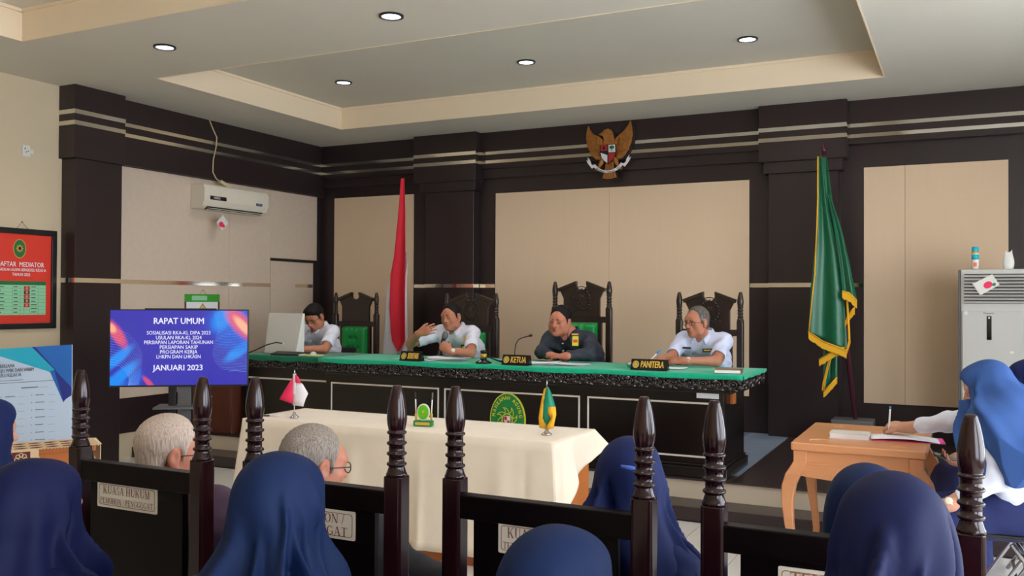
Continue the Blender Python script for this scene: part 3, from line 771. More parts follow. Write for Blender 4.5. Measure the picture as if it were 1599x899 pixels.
desk_flag('small green desk flag with golden fringe on the cream table', -2.275, 5.06, 'gr')
# pen holder with emblem
t = thing('pen_holder', 'green pen holder with oval emblem between two pens on the cream table', 'pen holder', (-3.13, 5.02, TC), .25)
MB().box(-.062, .062, -.025, .025, 0, .035).build('base', 'emb_green', t, bevel=.003)
MB().box(-.048, .048, -.0275, -.025, .008, .026).build('name_plate', 'gold', t)
MB().prism(ellipse(.043, .055, 32), (0, .006, .088), X1, Z1, .012).build('emblem_rim', 'label_plate', t)
e_ = MB().prism(ellipse(.036, .047, 32), (0, -.006, .088), X1, Z1, .004).build('emblem', mat('lime_green', (96, 190, 30), .4), t)
MB().prism(ellipse(.009, .010, 16), (0, -.010, .092), X1, Z1, .002).prism([(-.014, -.012), (0, -.022), (.014, -.012), (0, -.017)], (0, -.010, .085), X1, Z1, .002).build('emblem_motif', 'gold', e_)
for sx in (-1, 1):
    pen = MB().lathe([(.006, 0), (.009, .04), (.005, .048)], (sx * .052, .005, .035), 12).build('pen_socket', 'gold', t)
    q = MB().tube([(sx * .052, .005, .07), (sx * .057, .005, .185)], .0045, 8).build('pen', 'white_plastic', t)
    MB().tube([(sx * .0565, .005, .17), (sx * .0585, .005, .215)], .0050, 8).build('pen_cap', 'black' if sx < 0 else 'grey_plastic', q)
t = thing('pen', 'black and white pen lying at the left end of the cream table', 'pen', (-4.33, 4.90, TC + .005), .45)
MB().tube([(-.05, 0, 0), (.02, 0, 0)], .005, 8).build('cap', 'black', t); MB().tube([(.02, 0, 0), (.09, 0, 0)], .0042, 8).build('barrel', 'white_plastic', t)

# ---------------------------------------------------------------- teak side table
SX0, SX1, SY0, SY1, SZ = -.882, -.178, 5.33, 6.28, .80
stt = thing('side_table', 'light teak table with curved legs and carved top at the right', 'table', (-.53, 5.8, 0))
wb(MB().prism(rrect(SX1 - SX0, SY1 - SY0, .012), ((SX0 + SX1) / 2, (SY0 + SY1) / 2, SZ - .045), X1, Y1, .045), 'tabletop', 'teak', stt, bevel=.008)
cv = MB()
for cx, cy, a0 in ((SX0 + .12, SY0 + .12, 0), (SX1 - .12, SY0 + .12, PI / 2), (SX1 - .12, SY1 - .12, PI), (SX0 + .12, SY1 - .12, -PI / 2)):
    for k in range(5):
        a = a0 + .3 + k * .25; o = Vector((cx, cy, SZ + .0005))
        cv.tube([o + Vector((math.cos(a + t_ * 2.2) * (.075 - .045 * t_) , math.sin(a + t_ * 2.2) * (.075 - .045 * t_), 0)) for t_ in [i / 8 for i in range(9)]], .0025, 5)
wb(cv, 'carved_scrolls', mat('teak_carving', (222, 160, 110), .4), stt)['kind'] = 'stuff'
for (x0, x1, y0, y1) in ((SX0 + .03, SX1 - .03, SY0 + .03, SY0 + .055), (SX0 + .03, SX1 - .03, SY1 - .055, SY1 - .03)):
    L = x1 - x0
    ap = [(0, SZ - .045), (0, SZ - .19)] + [(L * k / 10, SZ - .19 + (.0 if k in (0, 10) else -.02 * math.sin(PI * k / 10) + .0)) for k in range(1, 10)] + [(L, SZ - .19), (L, SZ - .045)]
    wb(MB().prism([(a, b) for a, b in ap][::1], (x0, y1, 0), X1, Z1, y1 - y0), 'apron', 'teak', stt, bevel=.004)
    wb(MB().box(x0 - .004, x1 + .004, y0 - .006, y1 + .006, SZ - .125, SZ - .112), 'apron_bead', 'teak', stt, bevel=.003)
for (x0, x1) in ((SX0 + .03, SX0 + .055), (SX1 - .055, SX1 - .03)):
    wb(MB().box(x0, x1, SY0 + .03, SY1 - .03, SZ - .19, SZ - .045), 'apron', 'teak', stt, bevel=.004)
for sx, x in ((-1, SX0 + .05), (1, SX1 - .05)):
    for sy, y in ((-1, SY0 + .05), (1, SY1 - .05)):
        pr = []
        # cabriole outline in the diagonal plane: (outward, z)
        cl = [(0, SZ - .046, .05), (0, SZ - .11, .05), (.012, SZ - .135, .052), (.038, SZ - .18, .055), (.062, SZ - .25, .05), (.070, SZ - .34, .042), (.062, SZ - .46, .034), (.045, SZ - .58, .028), (.035, SZ - .68, .026), (.04, SZ - .76, .026), (.05, .0, .028)]
        vs = []
        for o_, z, w_ in cl:
            for a, b in ((-1, -1), (1, -1), (1, 1), (-1, 1)):
                vs.append((x + sx * o_ + a * w_ / 1.0 * .75, y + sy * o_ * .25 + b * w_ * .75, z))
        fs = [(0, 3, 2, 1), tuple(range(len(vs) - 4, len(vs)))]
        for j in range(len(cl) - 1):
            for i in range(4):
                fs.append((j * 4 + i, j * 4 + (i + 1) % 4, j * 4 + 4 + (i + 1) % 4, j * 4 + 4 + i))
        o = wb(MB().add(vs, fs, False), 'leg', 'teak', stt, bevel=.006)
# papers, notebook on the table
t = thing('guest_book', 'thick white book lying on the teak table', 'book', (-.60, 5.66, SZ), .0)
MB().box(-.105, .105, -.06, .07, .003, .03).build('pages', 'paper', t, bevel=.002); MB().box(-.108, .108, -.063, .073, 0.0, .003).box(-.108, .108, -.063, .073, .03, .033).build('cover', 'white_plastic', t)
t = thing('open_register', 'open register with pink cover under the writing hand on the teak table', 'book', (-.30, 5.72, SZ), .1)
MB().box(-.19, .20, -.09, .12, 0.0, .004).build('cover', 'pink_paper', t)
pg = MB().grid(lambda a, b: (-.19 + .36 * a, -.10 + .2 * b, .006 + .012 * math.sin(PI * a) + .006 * (1 - a)), 16, 4).build('pages', 'paper', t, solid=.003)

# ---------------------------------------------------------------- things on the bench
def nameplate(label, x0, x1, y, s):
    t = thing('name_plate', label, 'name plate', ((x0 + x1) / 2, y, TT), 0, group=None); w = (x1 - x0) / 2
    MB().prism([(0, 0), (.07, 0), (.045, .085), (.035, .085)], (w, 0, 0), Y1, Z1, -2 * w).build('wedge', 'black_gloss', t, bevel=.002)
    n = Vector((0, -.085, .035)).normalized(); v = Vector((0, .035, .085)).normalized(); c = v * .045 + n * .0015
    e_ = MB().prism(ellipse(.026, .03, 28), c - X1 * (w - .042), X1, v, .003).build('emblem', 'gold', t)
    MB().ring(ellipse(.017, .02, 20), ellipse(.013, .016, 20), c - X1 * (w - .042) + n * .003, X1, v, .001).build('emblem_ring', 'poster_dgreen', e_)
    text(MB(), s, .076, c + X1 * .026 + n * .0008, X1, v, width=2 * w - .115, bold=.0022).build('lettering', 'gold', t)
nameplate('black name plate reading SEKRETARIS on the bench', -4.50, -4.275, 6.80, 'SEKRETARIS')
nameplate('black name plate reading KETUA on the bench', -3.49, -3.235, 6.82, 'KETUA')
nameplate('black name plate reading PANITERA on the bench', -2.365, -2.065, 6.86, 'PANITERA')
# gavel and sounding block
t = thing('gavel', 'black wooden gavel with brass band standing on its block beside the KETUA plate', 'gavel', (-3.70, 6.90, TT), .3)
MB().lathe([(.07, 0), (.072, .006), (.068, .014), (.05, .018), (.048, .024), (0, .025)], n=32).build('sounding_block', 'black_gloss', t)
MB().lathe([(.022, .025), (.03, .03), (.03, .04), (.024, .044), (.026, .05)], n=24).lathe([(.026, .082), (.024, .09), (.03, .094), (.03, .106), (.02, .112), (0, .112)], n=24).build('head', 'black_gloss', t)
MB().lathe([(.0265, .05), (.029, .066), (.0265, .082)], n=24).build('band', 'gold', t)
MB().tube([(.025, 0, .066), (.06, -.0, .05), (.12, -.01, .03), (.17, -.015, .016), (.19, -.015, .012)], [.007, .006, .009, .010, .007], 10).build('handle', 'black_gloss', t)
# gooseneck microphone
t = thing('gooseneck_microphone', 'gooseneck microphone with a red ring behind the KETUA plate', 'microphone', (-3.50, 7.10, TT))
MB().box(-.05, .05, -.06, .06, 0, .035).build('base', 'black', t, bevel=.006)
gp = [(0, 0, .03), (0.0, 0, .10), (.01, 0, .16), (.035, -.0, .20), (.08, -.005, .22), (.13, -.01, .232)]
MB().tube(gp, .0045, 8).build('gooseneck', 'black', t)
MB().tube([(.128, -.01, .2315), (.14, -.011, .235)], .0075, 10).build('ring', 'red', t); MB().lathe([(.006, 0), (.011, .008), (.012, .024), (.007, .034), (0, .036)], (.14, -.011, .235), 12, axis=(1, -.08, .22)).build('capsule', 'black', t)
# lying microphone at the PANITERA plate
t = thing('hand_microphone', 'silver headed microphone lying behind the PANITERA plate', 'microphone', (-2.42, 7.02, TT + .027), .5)
MB().lathe([(0, -.03), (.016, -.024), (.0255, -.008), (.0265, .005), (.022, .022), (.019, .024)], n=20, axis=(1, 0, 0)).build('grille', 'steel', t)
MB().lathe([(.019, .024), (.020, .03), (.016, .15), (.014, .19), (.0, .192)], n=18, axis=(1, 0, 0)).build('body', 'black', t)
# papers
def sheets(name, label, x, y, rz, w, d, n, m='paper', curl=.01):
    t = thing(name, label, 'paper', (x, y, TT), rz)
    for k in range(n):
        dx, dy, a = (0, 0, 0) if k == 0 else (rnd.uniform(-.025, .025), rnd.uniform(-.02, .02), rnd.uniform(-.2, .2)); c, s = math.cos(a), math.sin(a)
        def fn(p, q):
            X, Y = (p - .5) * w, (q - .5) * d
            return (dx + X * c - Y * s, dy + X * s + Y * c, .002 + .0035 * k + curl * (abs(p - .5) * 2) ** 2 * (.3 + .5 * (k % 2)))
        MB().grid(fn, 10, 6).build('sheet', m, t, solid=.0012)
sheets('paper_stack', 'white papers under the hands of the man speaking', -4.17, 7.14, .1, .34, .22, 5, curl=.018)
sheets('paper_sheet', 'white sheet lying behind the SEKRETARIS plate', -4.46, 7.02, -.15, .42, .15, 1, curl=0)
sheets('paper_stack', 'open white papers before the man in the navy shirt', -3.25, 7.08, .05, .32, .21, 4, curl=.012)
sheets('paper_stack', 'white papers with a pink edge right of the KETUA plate', -2.98, 7.12, -.12, .30, .2, 3, curl=.008)
sheets('paper_sheet', 'pale sheet under the forearms of the man with glasses', -2.16, 7.16, .1, .30, .2, 2, curl=.003)
t = thing('book', 'closed brown book at the right end of the bench', 'book', (-1.60, 6.92, TT), .12)
MB().box(-.098, .094, -.072, .072, .004, .026).build('pages', 'paper', t); MB().box(-.1, .1, -.075, .075, 0, .004).box(-.1, .1, -.075, .075, .026, .030).box(.094, .1, -.075, .075, 0, .03).build('cover', mat('brown_cover', (150, 104, 60), .5), t, bevel=.001)
# all-in-one computer on the wing, seen from behind
t = thing('computer_monitor', 'white all-in-one computer on the side desk, seen from behind', 'computer', (-6.06, 7.10, TT), -.16)
wq = MB(); bw_, tw_ = .235, .255
wq.add([(-bw_, -.055, .0), (bw_, -.055, .0), (tw_, .02, .40), (-tw_, .02, .40), (-bw_, .055, .0), (bw_, .055, .0), (tw_, .042, .40), (-tw_, .042, .40)], [(0, 1, 2, 3), (1, 5, 6, 2), (5, 4, 7, 6), (4, 0, 3, 7), (3, 2, 6, 7), (0, 4, 5, 1)])
wq.build('housing', 'white_plastic', t, bevel=.006)
MB().add([(-bw_ + .01, .0575, .02), (bw_ - .01, .0575, .02), (tw_ - .012, .0445, .39), (-tw_ + .012, .0445, .39)], [(0, 3, 2, 1)]).build('display', 'black_gloss', t)
MB().cyl((.05, -.045, .10), (.05, -.07, .10), .008, n=10).build('plug', 'white_plastic', t)
tag(MB().tube([(-6.015, 7.025, 1.155), (-6.06, 6.98, 1.165), (-6.15, 6.95, 1.14), (-6.24, 6.90, 1.09), (-6.30, 6.86, 1.062)], .006, 8).build('power_cable', 'black'), 'black cable curving from the white computer over the desk edge', 'cable')
t = thing('keyboard', 'black keyboard leaning at the front of the side desk', 'keyboard', (-5.87, 6.92, TT), .05)
MB().prism([(0, 0), (.11, 0), (.11, .03), (0, .012)], (.16, -.05, 0), Y1, Z1, -.32).build('case', 'black', t, bevel=.003)
kb = MB()
for i in range(14):
    for j in range(4):
        x = -.148 + i * .0215; y = -.043 + j * .025; kb.box(x, x + .017, y, y + .019, .013 + j * .0042, .020 + j * .0042)
o = kb.build('keys', 'grey_plastic', t); o['kind'] = 'stuff'
t = thing('notebook', 'pale yellow notepad lying beside the keyboard', 'notepad', (-5.60, 6.95, TT), .1)
MB().box(-.11, .11, -.05, .05, 0, .010).build('pages', mat('pale_yellow_paper', (226, 214, 150), .7), t, bevel=.002)
MB().box(-.11, -.09, -.05, .05, .0101, .0125).build('binding', 'paper', t)
t = thing('mouse', 'white computer mouse under the operator\'s hand', 'mouse', (-5.72, 7.13, TT), .3)
MB().grid(lambda a, b: (.03 * math.cos(2 * PI * a) * math.sin(PI / 2 * b), .05 * math.sin(2 * PI * a) * math.sin(PI / 2 * b), .028 * math.cos(PI / 2 * b)), 20, 8, wrap=True).build('shell', 'white_plastic', t)
MB().tube([(0, .028, .024), (0, .036, .022)], .004, 8).build('wheel', 'grey_plastic', t)

# ---------------------------------------------------------------- TV on its stand
tvc = Vector((-5.096, 4.838, 1.237)); tvu = Vector((.80, .583, 0)).normalized(); tvn = tvu.cross(Z1)
tv = thing('television', 'flat television on a stand showing a blue RAPAT UMUM slide', 'television', tvc, math.atan2(tvu.y, tvu.x))
TW, TH = .475, .270
MB().box(-TW - .008, TW + .008, .0, .03, -TH - .012, TH + .008).box(-.25, .25, .03, .06, -.2, TH + .015).build('housing', 'black', tv, bevel=.004)
def emis(name, rgb, s=1.0):
    m = bpy.data.materials.new(name); m.use_nodes = True; nt = m.node_tree; b = nt.nodes['Principled BSDF']
    b.inputs['Base Color'].default_value = (.01, .01, .012, 1); b.inputs['Roughness'].default_value = .25
    b.inputs['Emission Color'].default_value = (*lin(rgb), 1); b.inputs['Emission Strength'].default_value = s * .62; M[name] = m; return m
emis('slide_blue', (56, 52, 176)); emis('slide_text', (238, 236, 255)); emis('slide_cyan', (30, 140, 240)); emis('slide_dots', (150, 196, 250)); emis('slide_azure', (20, 108, 226))
emis('slide_red', (226, 92, 122)); emis('slide_orange', (250, 190, 140)); emis('slide_violet', (130, 96, 200)); emis('slide_deep', (46, 40, 160))
def slide_picture(blobs):
    m = emis('slide_picture', (56, 52, 176)); nt = m.node_tree; bs = nt.nodes['Principled BSDF']
    tc = nt.nodes.new('ShaderNodeTexCoord'); last = None; base = (*lin((56, 52, 176)), 1)
    for cx, cz, sx, sz, rot, rgb, amt in blobs:
        mp = nt.nodes.new('ShaderNodeMapping'); mp.vector_type = 'TEXTURE'
        mp.inputs['Location'].default_value = (cx, 0, cz); mp.inputs['Rotation'].default_value = (0, -math.radians(rot), 0); mp.inputs['Scale'].default_value = (sx, 1, sz)
        gr = nt.nodes.new('ShaderNodeTexGradient'); gr.gradient_type = 'SPHERICAL'
        nt.links.new(tc.outputs['Object'], mp.inputs[0]); nt.links.new(mp.outputs[0], gr.inputs[0])
        mr = nt.nodes.new('ShaderNodeMapRange'); mr.interpolation_type = 'SMOOTHSTEP'; mr.inputs[1].default_value = 0; mr.inputs[2].default_value = .6; mr.inputs[4].default_value = amt
        nt.links.new(gr.outputs[1], mr.inputs[0])
        mx = nt.nodes.new('ShaderNodeMix'); mx.data_type = 'RGBA'; nt.links.new(mr.outputs[0], mx.inputs[0]); mx.inputs[7].default_value = (*lin(rgb), 1)
        if last is None: mx.inputs[6].default_value = base
        else: nt.links.new(last, mx.inputs[6])
        last = mx.outputs[2]
    nt.links.new(last, bs.inputs['Emission Color']); return m
CY, AZ, RD, OR = (30, 140, 245), (24, 96, 220), (232, 84, 112), (255, 186, 140)
pic = slide_picture([(.36, .19, .24, .16, 0, AZ, .8), (.30, .22, .15, .09, 60, CY, .95), (.42, -.02, .17, .055, 38, CY, 1), (.40, .06, .20, .12, 0, AZ, .6), (-.43, -.08, .19, .05, 42, CY, 1), (-.40, -.20, .20, .055, 42, CY, 1),
                     (-.31, -.24, .12, .06, 60, AZ, .9), (-.46, -.25, .12, .06, 0, CY, .8), (.43, .17, .20, .085, -48, RD, 1), (.445, .155, .13, .04, -48, OR, 1), (-.43, .10, .15, .055, -58, RD, .95), (-.468, .145, .06, .035, -50, OR, .9), (-.21, -.25, .08, .025, -48, RD, .8)])
scr = MB().box(-TW, TW, -.002, 0.0, -TH, TH).build('screen', pic, tv)
dots = MB()
def dot(x, z, r=.0013):
    if abs(x) < TW - .002 and abs(z) < TH - .002: dots.add([(x - r, -.0034, z - r), (x + r, -.0034, z - r), (x + r, -.0034, z + r), (x - r, -.0034, z + r)], [(0, 1, 2, 3)])
def cr(p, t):
    n = len(p) - 1; k = min(int(t * n), n - 1); u_ = t * n - k
    g_ = lambda i: Vector((*p[max(0, min(n, i))], 0))
    a_, b_, c_, d_ = g_(k - 1), g_(k), g_(k + 1), g_(k + 2)
    return .5 * ((2 * b_) + (c_ - a_) * u_ + (2 * a_ - 5 * b_ + 4 * c_ - d_) * u_ ** 2 + (3 * b_ - a_ - 3 * c_ + d_) * u_ ** 3)
O_, I_ = [(-.475, .14), (-.347, .094), (-.26, -.047), (-.281, -.268)], [(-.475, -.115), (-.40, -.135), (-.347, -.203), (-.347, -.268)]
for k in range(15):                       # left net of dotted curves
    f = k / 14; pp = [(o_[0] + (i_[0] - o_[0]) * f, o_[1] + (i_[1] - o_[1]) * f) for o_, i_ in zip(O_, I_)]
    for i in range(60): q_ = cr(pp, i / 59); dot(q_.x, q_.y, .0012)
zb_, xb_ = [-.18, -.165, -.149, -.10, -.039, .05, .133, .20, .262], [.38, .31, .285, .245, .23, .25, .267, .258, .237]
for k in range(40):                       # right net of dotted rows
    f = k / 39; z_ = .262 - .435 * f; xl = float(np.interp(z_, zb_, xb_))
    for i in range(42):
        t_ = i / 41; dot(xl + (TW - xl) * t_, z_ + .022 * math.sin(2.6 * t_ + 1.5 * f) * (1 - .4 * f) - .012 + .02 * t_ * f, .0011)
o = dots.build('dot_net', 'slide_dots', scr); o['kind'] = 'stuff'
tx = MB(); o = Vector((-.005, -.0038, 0))
text(tx, 'RAPAT UMUM', .062, o + Z1 * .192, X1, Z1, width=.345, bold=.0013)
tx.build('lettering', 'slide_text', scr); tx = MB()
for k, (s, w) in enumerate((('SOSIALISASI RKA-KL DIPA 2023', .44), ('USULAN RKA-KL 2024', .315), ('PERSIAPAN LAPORAN TAHUNAN', .475), ('PERSIAPAN SAKIP', .262), ('PROGRAM KERJA', .258), ('LHKPN DAN LHKASN', .305))):
    text(tx, s, .037, o + Z1 * (.107 - .0345 * k), X1, Z1, width=w, bold=.0003)
tx.build('lettering', 'slide_text', scr); tx = MB()
text(tx, 'JANUARI 2023', .058, o + Z1 * -.146 - X1 * .002, X1, Z1, width=.345, bold=.001)
tx.build('lettering', 'slide_text', scr)
stn = MB()
MB().box(-.085, -.035, .055, .10, -1.20, .1).build('column', 'black', tv, bevel=.003); MB().box(-.02, .075, .045, .075, -.62, .1).build('mount_arm', 'grey_plastic', tv, bevel=.004)
MB().box(.015, .075, .055, .10, -1.20, .1).build('column', 'black', tv, bevel=.003)
MB().box(-.17, .17, -.06, .19, -.44, -.425).build('shelf', 'grey_plastic', tv, bevel=.003)
MB().cyl((.03, .043, -.40), (.03, .05, -.40), .009, n=14).build('knob', 'chrome', tv)
for sx in (-1, 1):
    lg = MB().box(sx * .32 - .03, sx * .32 + .03, -.28, .38, -1.205, -1.165).build('foot', 'black', tv, bevel=.004)
MB().box(-.32, .32, .04, .11, -1.205, -1.165).build('crossbar', 'black', tv, bevel=.004)

# brown cabinet behind the TV
t = thing('wooden_cabinet', 'red-brown wooden cabinet at the platform edge behind the television', 'cabinet', (-6.78, 7.02, ZP))
MB().box(-.28, .28, -.17, .2, .0, .62).build('body', 'brown_wood', t, bevel=.004)
MB().box(-.30, .30, -.19, .21, .62, .65).build('top', 'brown_wood', t, bevel=.005)
for sx in (-1, 1):
    d = MB().box(sx * .137 - .13, sx * .137 + .13, -.182, -.17, .05, .60).build('door', 'brown_wood', t, bevel=.003)
    MB().lathe([(.008, 0), (.012, .012), (0, .018)], (sx * .03, -.182, .36), 12, axis=(0, -1, 0)).build('knob', 'chrome', d)

# ---------------------------------------------------------------- wall things
# split air conditioner on the left wall
t = thing('wall_air_conditioner', 'aged white split air conditioner on the left wall', 'air conditioner', (XL + .026, 7.72, 2.69))
prof = [(0, -.13), (.13, -.13), (.17, -.10), (.20, -.04), (.205, .08), (.19, .12), (.17, .135), (0, .135)]
MB().prism(prof, (0, .5, 0), X1, Z1, 1.0).build('housing', 'offwhite', t, bevel=.008)
MB().prism([(.128, -.133), (.172, -.103), (.176, -.108), (.134, -.139)], (0, .43, 0), X1, Z1, .86).build('outlet', 'black', t)
for k in range(2): MB().box(.135 + .018 * k, .15 + .018 * k, -.42, .42, -.137 + .014 * k, -.132 + .014 * k).build('vane', 'offwhite', t)
yv = Vector((0, 1, 0))
lb = MB().prism(rrect(.24, .042, .004), (.2035, -.30, -.01), yv, Z1, .002).build('badge', 'black', t); text(MB(), 'HERO', .036, (.2062, -.32, -.01), yv, Z1, bold=.001).build('badge_print', 'white_plastic', lb)
lb = MB().prism(rrect(.10, .03, .003), (.2035, .34, -.02), yv, Z1, .002).build('badge', mat('dark_blue_badge', (24, 50, 110), .4), t); text(MB(), '1 9  4', .026, (.2062, .34, -.02), yv, Z1, bold=.001).build('badge_print', 'white_plastic', lb)
t = thing('scented_sachet', 'pink and white sachet dangling under the wall air conditioner', 'sachet', (XL + .19, 7.52, 2.535))
mm = Matrix.Rotation(math.radians(45), 3, 'X')
MB().tube([(0, 0, .02), (0, 0, -.03)], .0015, 6).build('string', 'wire', t)
q = MB().prism([tuple((mm @ Vector((0, a, b)))[1:]) for a, b in ((-.065, -.06), (.065, -.06), (.065, .06), (-.065, .06))], (0, 0, -.11), Y1, Z1, .006).build('packet', 'white_plastic', t, bevel=.002)
MB().prism(ellipse(.036, .03, 20, -.02, -.02), (.0065, 0, -.11), Y1, Z1, .001).prism(ellipse(.022, .02, 16, .012, -.035), (.0065, 0, -.11), Y1, Z1, .0012).build('rose_print', 'pinkred', q)
t = thing('power_lead', 'cream cable hanging from the ceiling to the wall air conditioner', 'cable', (XL + .09, 7.5, 3.5))
wb(MB().tube([(-7.40, 7.42, 3.545), (-7.395, 7.47, 3.45), (-7.39, 7.52, 3.37), (-7.39, 7.51, 3.26), (-7.39, 7.47, 3.12), (-7.39, 7.465, 2.98), (-7.38, 7.50, 2.92), (-7.36, 7.55, 2.875)], .007, 8), 'cable', 'wire', t)
wb(MB().cbox((-7.345, 7.60, 2.855), (.05, .17, .04), Matrix.Rotation(math.radians(-18), 3, 'X')), 'inline_plug', 'wire', t, bevel=.006)
# calendar
t = thing('wall_calendar', 'wall calendar with green header and gold chevrons above the television', 'calendar', (XL + .031, 7.40, 1.64))
MB().prism([(-.26, 0), (.25, 0), (.25, -.66), (-.26, -.66)], (0, 0, 0), Y1, Z1, .004).build('sheet', 'paper', t)
q = MB().prism([(-.26, .0), (.25, .0), (.25, -.085), (-.26, -.085)], (.004, 0, 0), Y1, Z1, .002).build('header', mat('calendar_green', (60, 160, 50), .6), t)
MB().prism(rrect(.22, .05, .004), (.006, -.05, -.043), Y1, Z1, .001).build('header_band', 'poster_pale' if 'poster_pale' in M else 'poster_green', q)
ch = MB()
for k in range(6):
    zz = -.095 - .04 * k; ch.prism([(-.19, zz - .22), (0, zz), (.19, zz - .22), (.165, zz - .22), (0, zz - .03), (-.165, zz - .22)], (.004, 0, 0), Y1, Z1, .001)
ch.build('chevrons', 'gold', t)
MB().prism([(-.26, -.085), (-.235, -.085), (-.235, -.66), (-.26, -.66)], (.004, 0, 0), Y1, Z1, .001).prism([(.225, -.085), (.25, -.085), (.25, -.66), (.225, -.66)], (.004, 0, 0), Y1, Z1, .001).build('side_bands', 'burgundy', t)
MB().tube([(.004, -.05, 0), (.004, 0, .05), (.004, .05, 0)], .002, 5).build('hanger', 'steel', t)
# framed poster
t = thing('framed_poster', 'black framed red DAFTAR MEDIATOR poster on the left wall', 'poster', (XL + .002, 5.19, 1.76))
PW, PH = .425, .445
MB().ring([(-PW, -PH), (PW, -PH), (PW, PH), (-PW, PH)], [(-PW + .05, -PH + .05), (PW - .05, -PH + .05), (PW - .05, PH - .05), (-PW + .05, PH - .05)], (0, 0, 0), Y1, Z1, .03).build('frame', 'black', t, bevel=.004)
po = MB().box(0, .012, -PW + .045, PW - .045, -PH + .045, PH - .045).build('poster', 'poster_red', t)
em2 = MB().prism(ellipse(.062, .085, 36, .065, .265), (.012, 0, 0), Y1, Z1, .0015).build('emblem', 'gold', t)
MB().prism(ellipse(.054, .077, 36, .065, .265), (.0135, 0, 0), Y1, Z1, .001).build('emblem_field', 'poster_dgreen', em2)
st8 = [((.038 if k % 2 == 0 else .024) * math.cos(k * PI / 8) + .065, (.038 if k % 2 == 0 else .024) * math.sin(k * PI / 8) + .268) for k in range(16)]
MB().prism(st8, (.0145, 0, 0), Y1, Z1, .001).build('emblem_sun', 'gold', em2)
MB().prism(ellipse(.014, .016, 16, .065, .268), (.0155, 0, 0), Y1, Z1, .001).build('emblem_core', 'ink', em2)
tx = MB(); text(tx, 'DAFTAR  MEDIATOR', .060, (.0135, .077, .125), Y1, Z1, width=.45, bold=.0005)
text(tx, 'PENGADILAN AGAMA BENGKULU KELAS IA', .036, (.0135, .073, .078), Y1, Z1, width=.50, bold=.0004); text(tx, 'TAHUN 2023', .038, (.0135, .083, .036), Y1, Z1, width=.17, bold=.0004)
tx.build('lettering', 'paper', po)
tbm = MB().box(.012, .0135, -.36, .325, -.32, -.02).build('table_print', 'poster_green', t)
MB().box(.0135, .0142, -.36, .325, -.055, -.02).build('table_header', 'poster_dgreen', tbm)
gl = MB()
for k in range(8): gl.box(.0137, .0141, -.36, .325, -.085 - .032 * k, -.0838 - .032 * k)
for y in (-.2, .0, .075, .11, .165, .25): gl.box(.0137, .0141, y, y + .0012, -.32, -.02)
for k in range(8):
    for y, w in ((-.18, .12), (.012, .05), (.18, .06)):
        gl.box(.0137, .0141, y, y + w * rnd.uniform(.6, 1), -.074 - .032 * k, -.068 - .032 * k)
gl.build('table_lines', 'ink', tbm)
for k in range(5):
    f = MB().box(.0142, .0148, .112, .163, -.10 - .038 * k, -.065 - .038 * k).build('portrait_print', 'red' if k % 2 == 0 else 'burgundy', tbm)
    MB().prism(ellipse(.012, .014, 14, .1375, -.082 - .038 * k), (.0148, 0, 0), Y1, Z1, .0006).build('portrait_face', 'skin_fair', tbm)
MB().tube([(.004, -.03 + .07, PH), (.004, .09, PH + .06), (.004, .15, PH)], .002, 5).cyl((-.002, .09, PH + .06), (.012, .09, PH + .06), .005, n=8).build('hanging_wire', 'steel', t)
# socket
t = thing('wall_socket', 'white wall socket high on the cream left wall', 'socket', (XL, 5.31, 2.90))
MB().prism(rrect(.075, .10, .008), (0, 0, 0), Y1, Z1, .012).build('plate', 'white_plastic', t, bevel=.002)
MB().prism(ellipse(.007, .007, 10, -.012, .02), (.0122, 0, 0), Y1, Z1, .001).prism(ellipse(.006, .006, 10, .0, -.01), (.0122, 0, 0), Y1, Z1, .001).prism(ellipse(.006, .006, 10, .018, .0), (.0122, 0, 0), Y1, Z1, .001).build('holes', 'grey_plastic', t)
MB().box(0, .008, .04, .075, -.02, .02).build('side_clip', 'white_plastic', t, bevel=.003)

# national emblem above the bench
t = thing('eagle_emblem', 'carved golden eagle emblem with shield and white ribbon above the bench', 'emblem', (-3.47, YW - .085, 3.225))
sc_ = 1.0
def P2(pts): return [(a * sc_, b * sc_) for a, b in pts]
o0 = Vector((0, 0, 0))
wing_r = [(.055, .06), (.075, .13), (.12, .17), (.175, .21), (.215, .26), (.245, .315), (.262, .24), (.268, .16), (.255, .08), (.225, .01), (.19, -.05), (.15, -.085), (.11, -.09), (.075, -.07)]
wing_l = [(-a * 1.0, b - .02 if b > .2 else b) for a, b in wing_r][::-1]
body = [(-.075, -.02), (-.07, .08), (-.06, .14), (-.075, .165), (-.105, .175), (-.118, .19), (-.085, .203), (-.055, .232), (-.015, .245), (.02, .235), (.045, .205), (.055, .16), (.068, .08), (.07, -.02), (.05, -.10), (-.05, -.10)]
tail = [(-.03, -.10), (.05, -.10), (.062, -.2), (.085, -.29), (.03, -.305), (-.03, -.305), (-.075, -.295), (-.05, -.2)]
MB().prism(P2([(a * 1.05, b * 1.04) for a, b in wing_r]), (.012, 0, -.012), X1, Z1, .012).prism(P2([(a * 1.05, b * 1.04) for a, b in wing_l]), (.012, 0, -.012), X1, Z1, .012).prism(P2([(a * 1.2, b * 1.02) for a, b in tail]), (.012, 0, -.008), X1, Z1, .012).prism(P2([(a * 1.12, b * 1.04) for a, b in body]), (.012, 0, -.008), X1, Z1, .012).build('backing', 'garuda_dark', t)
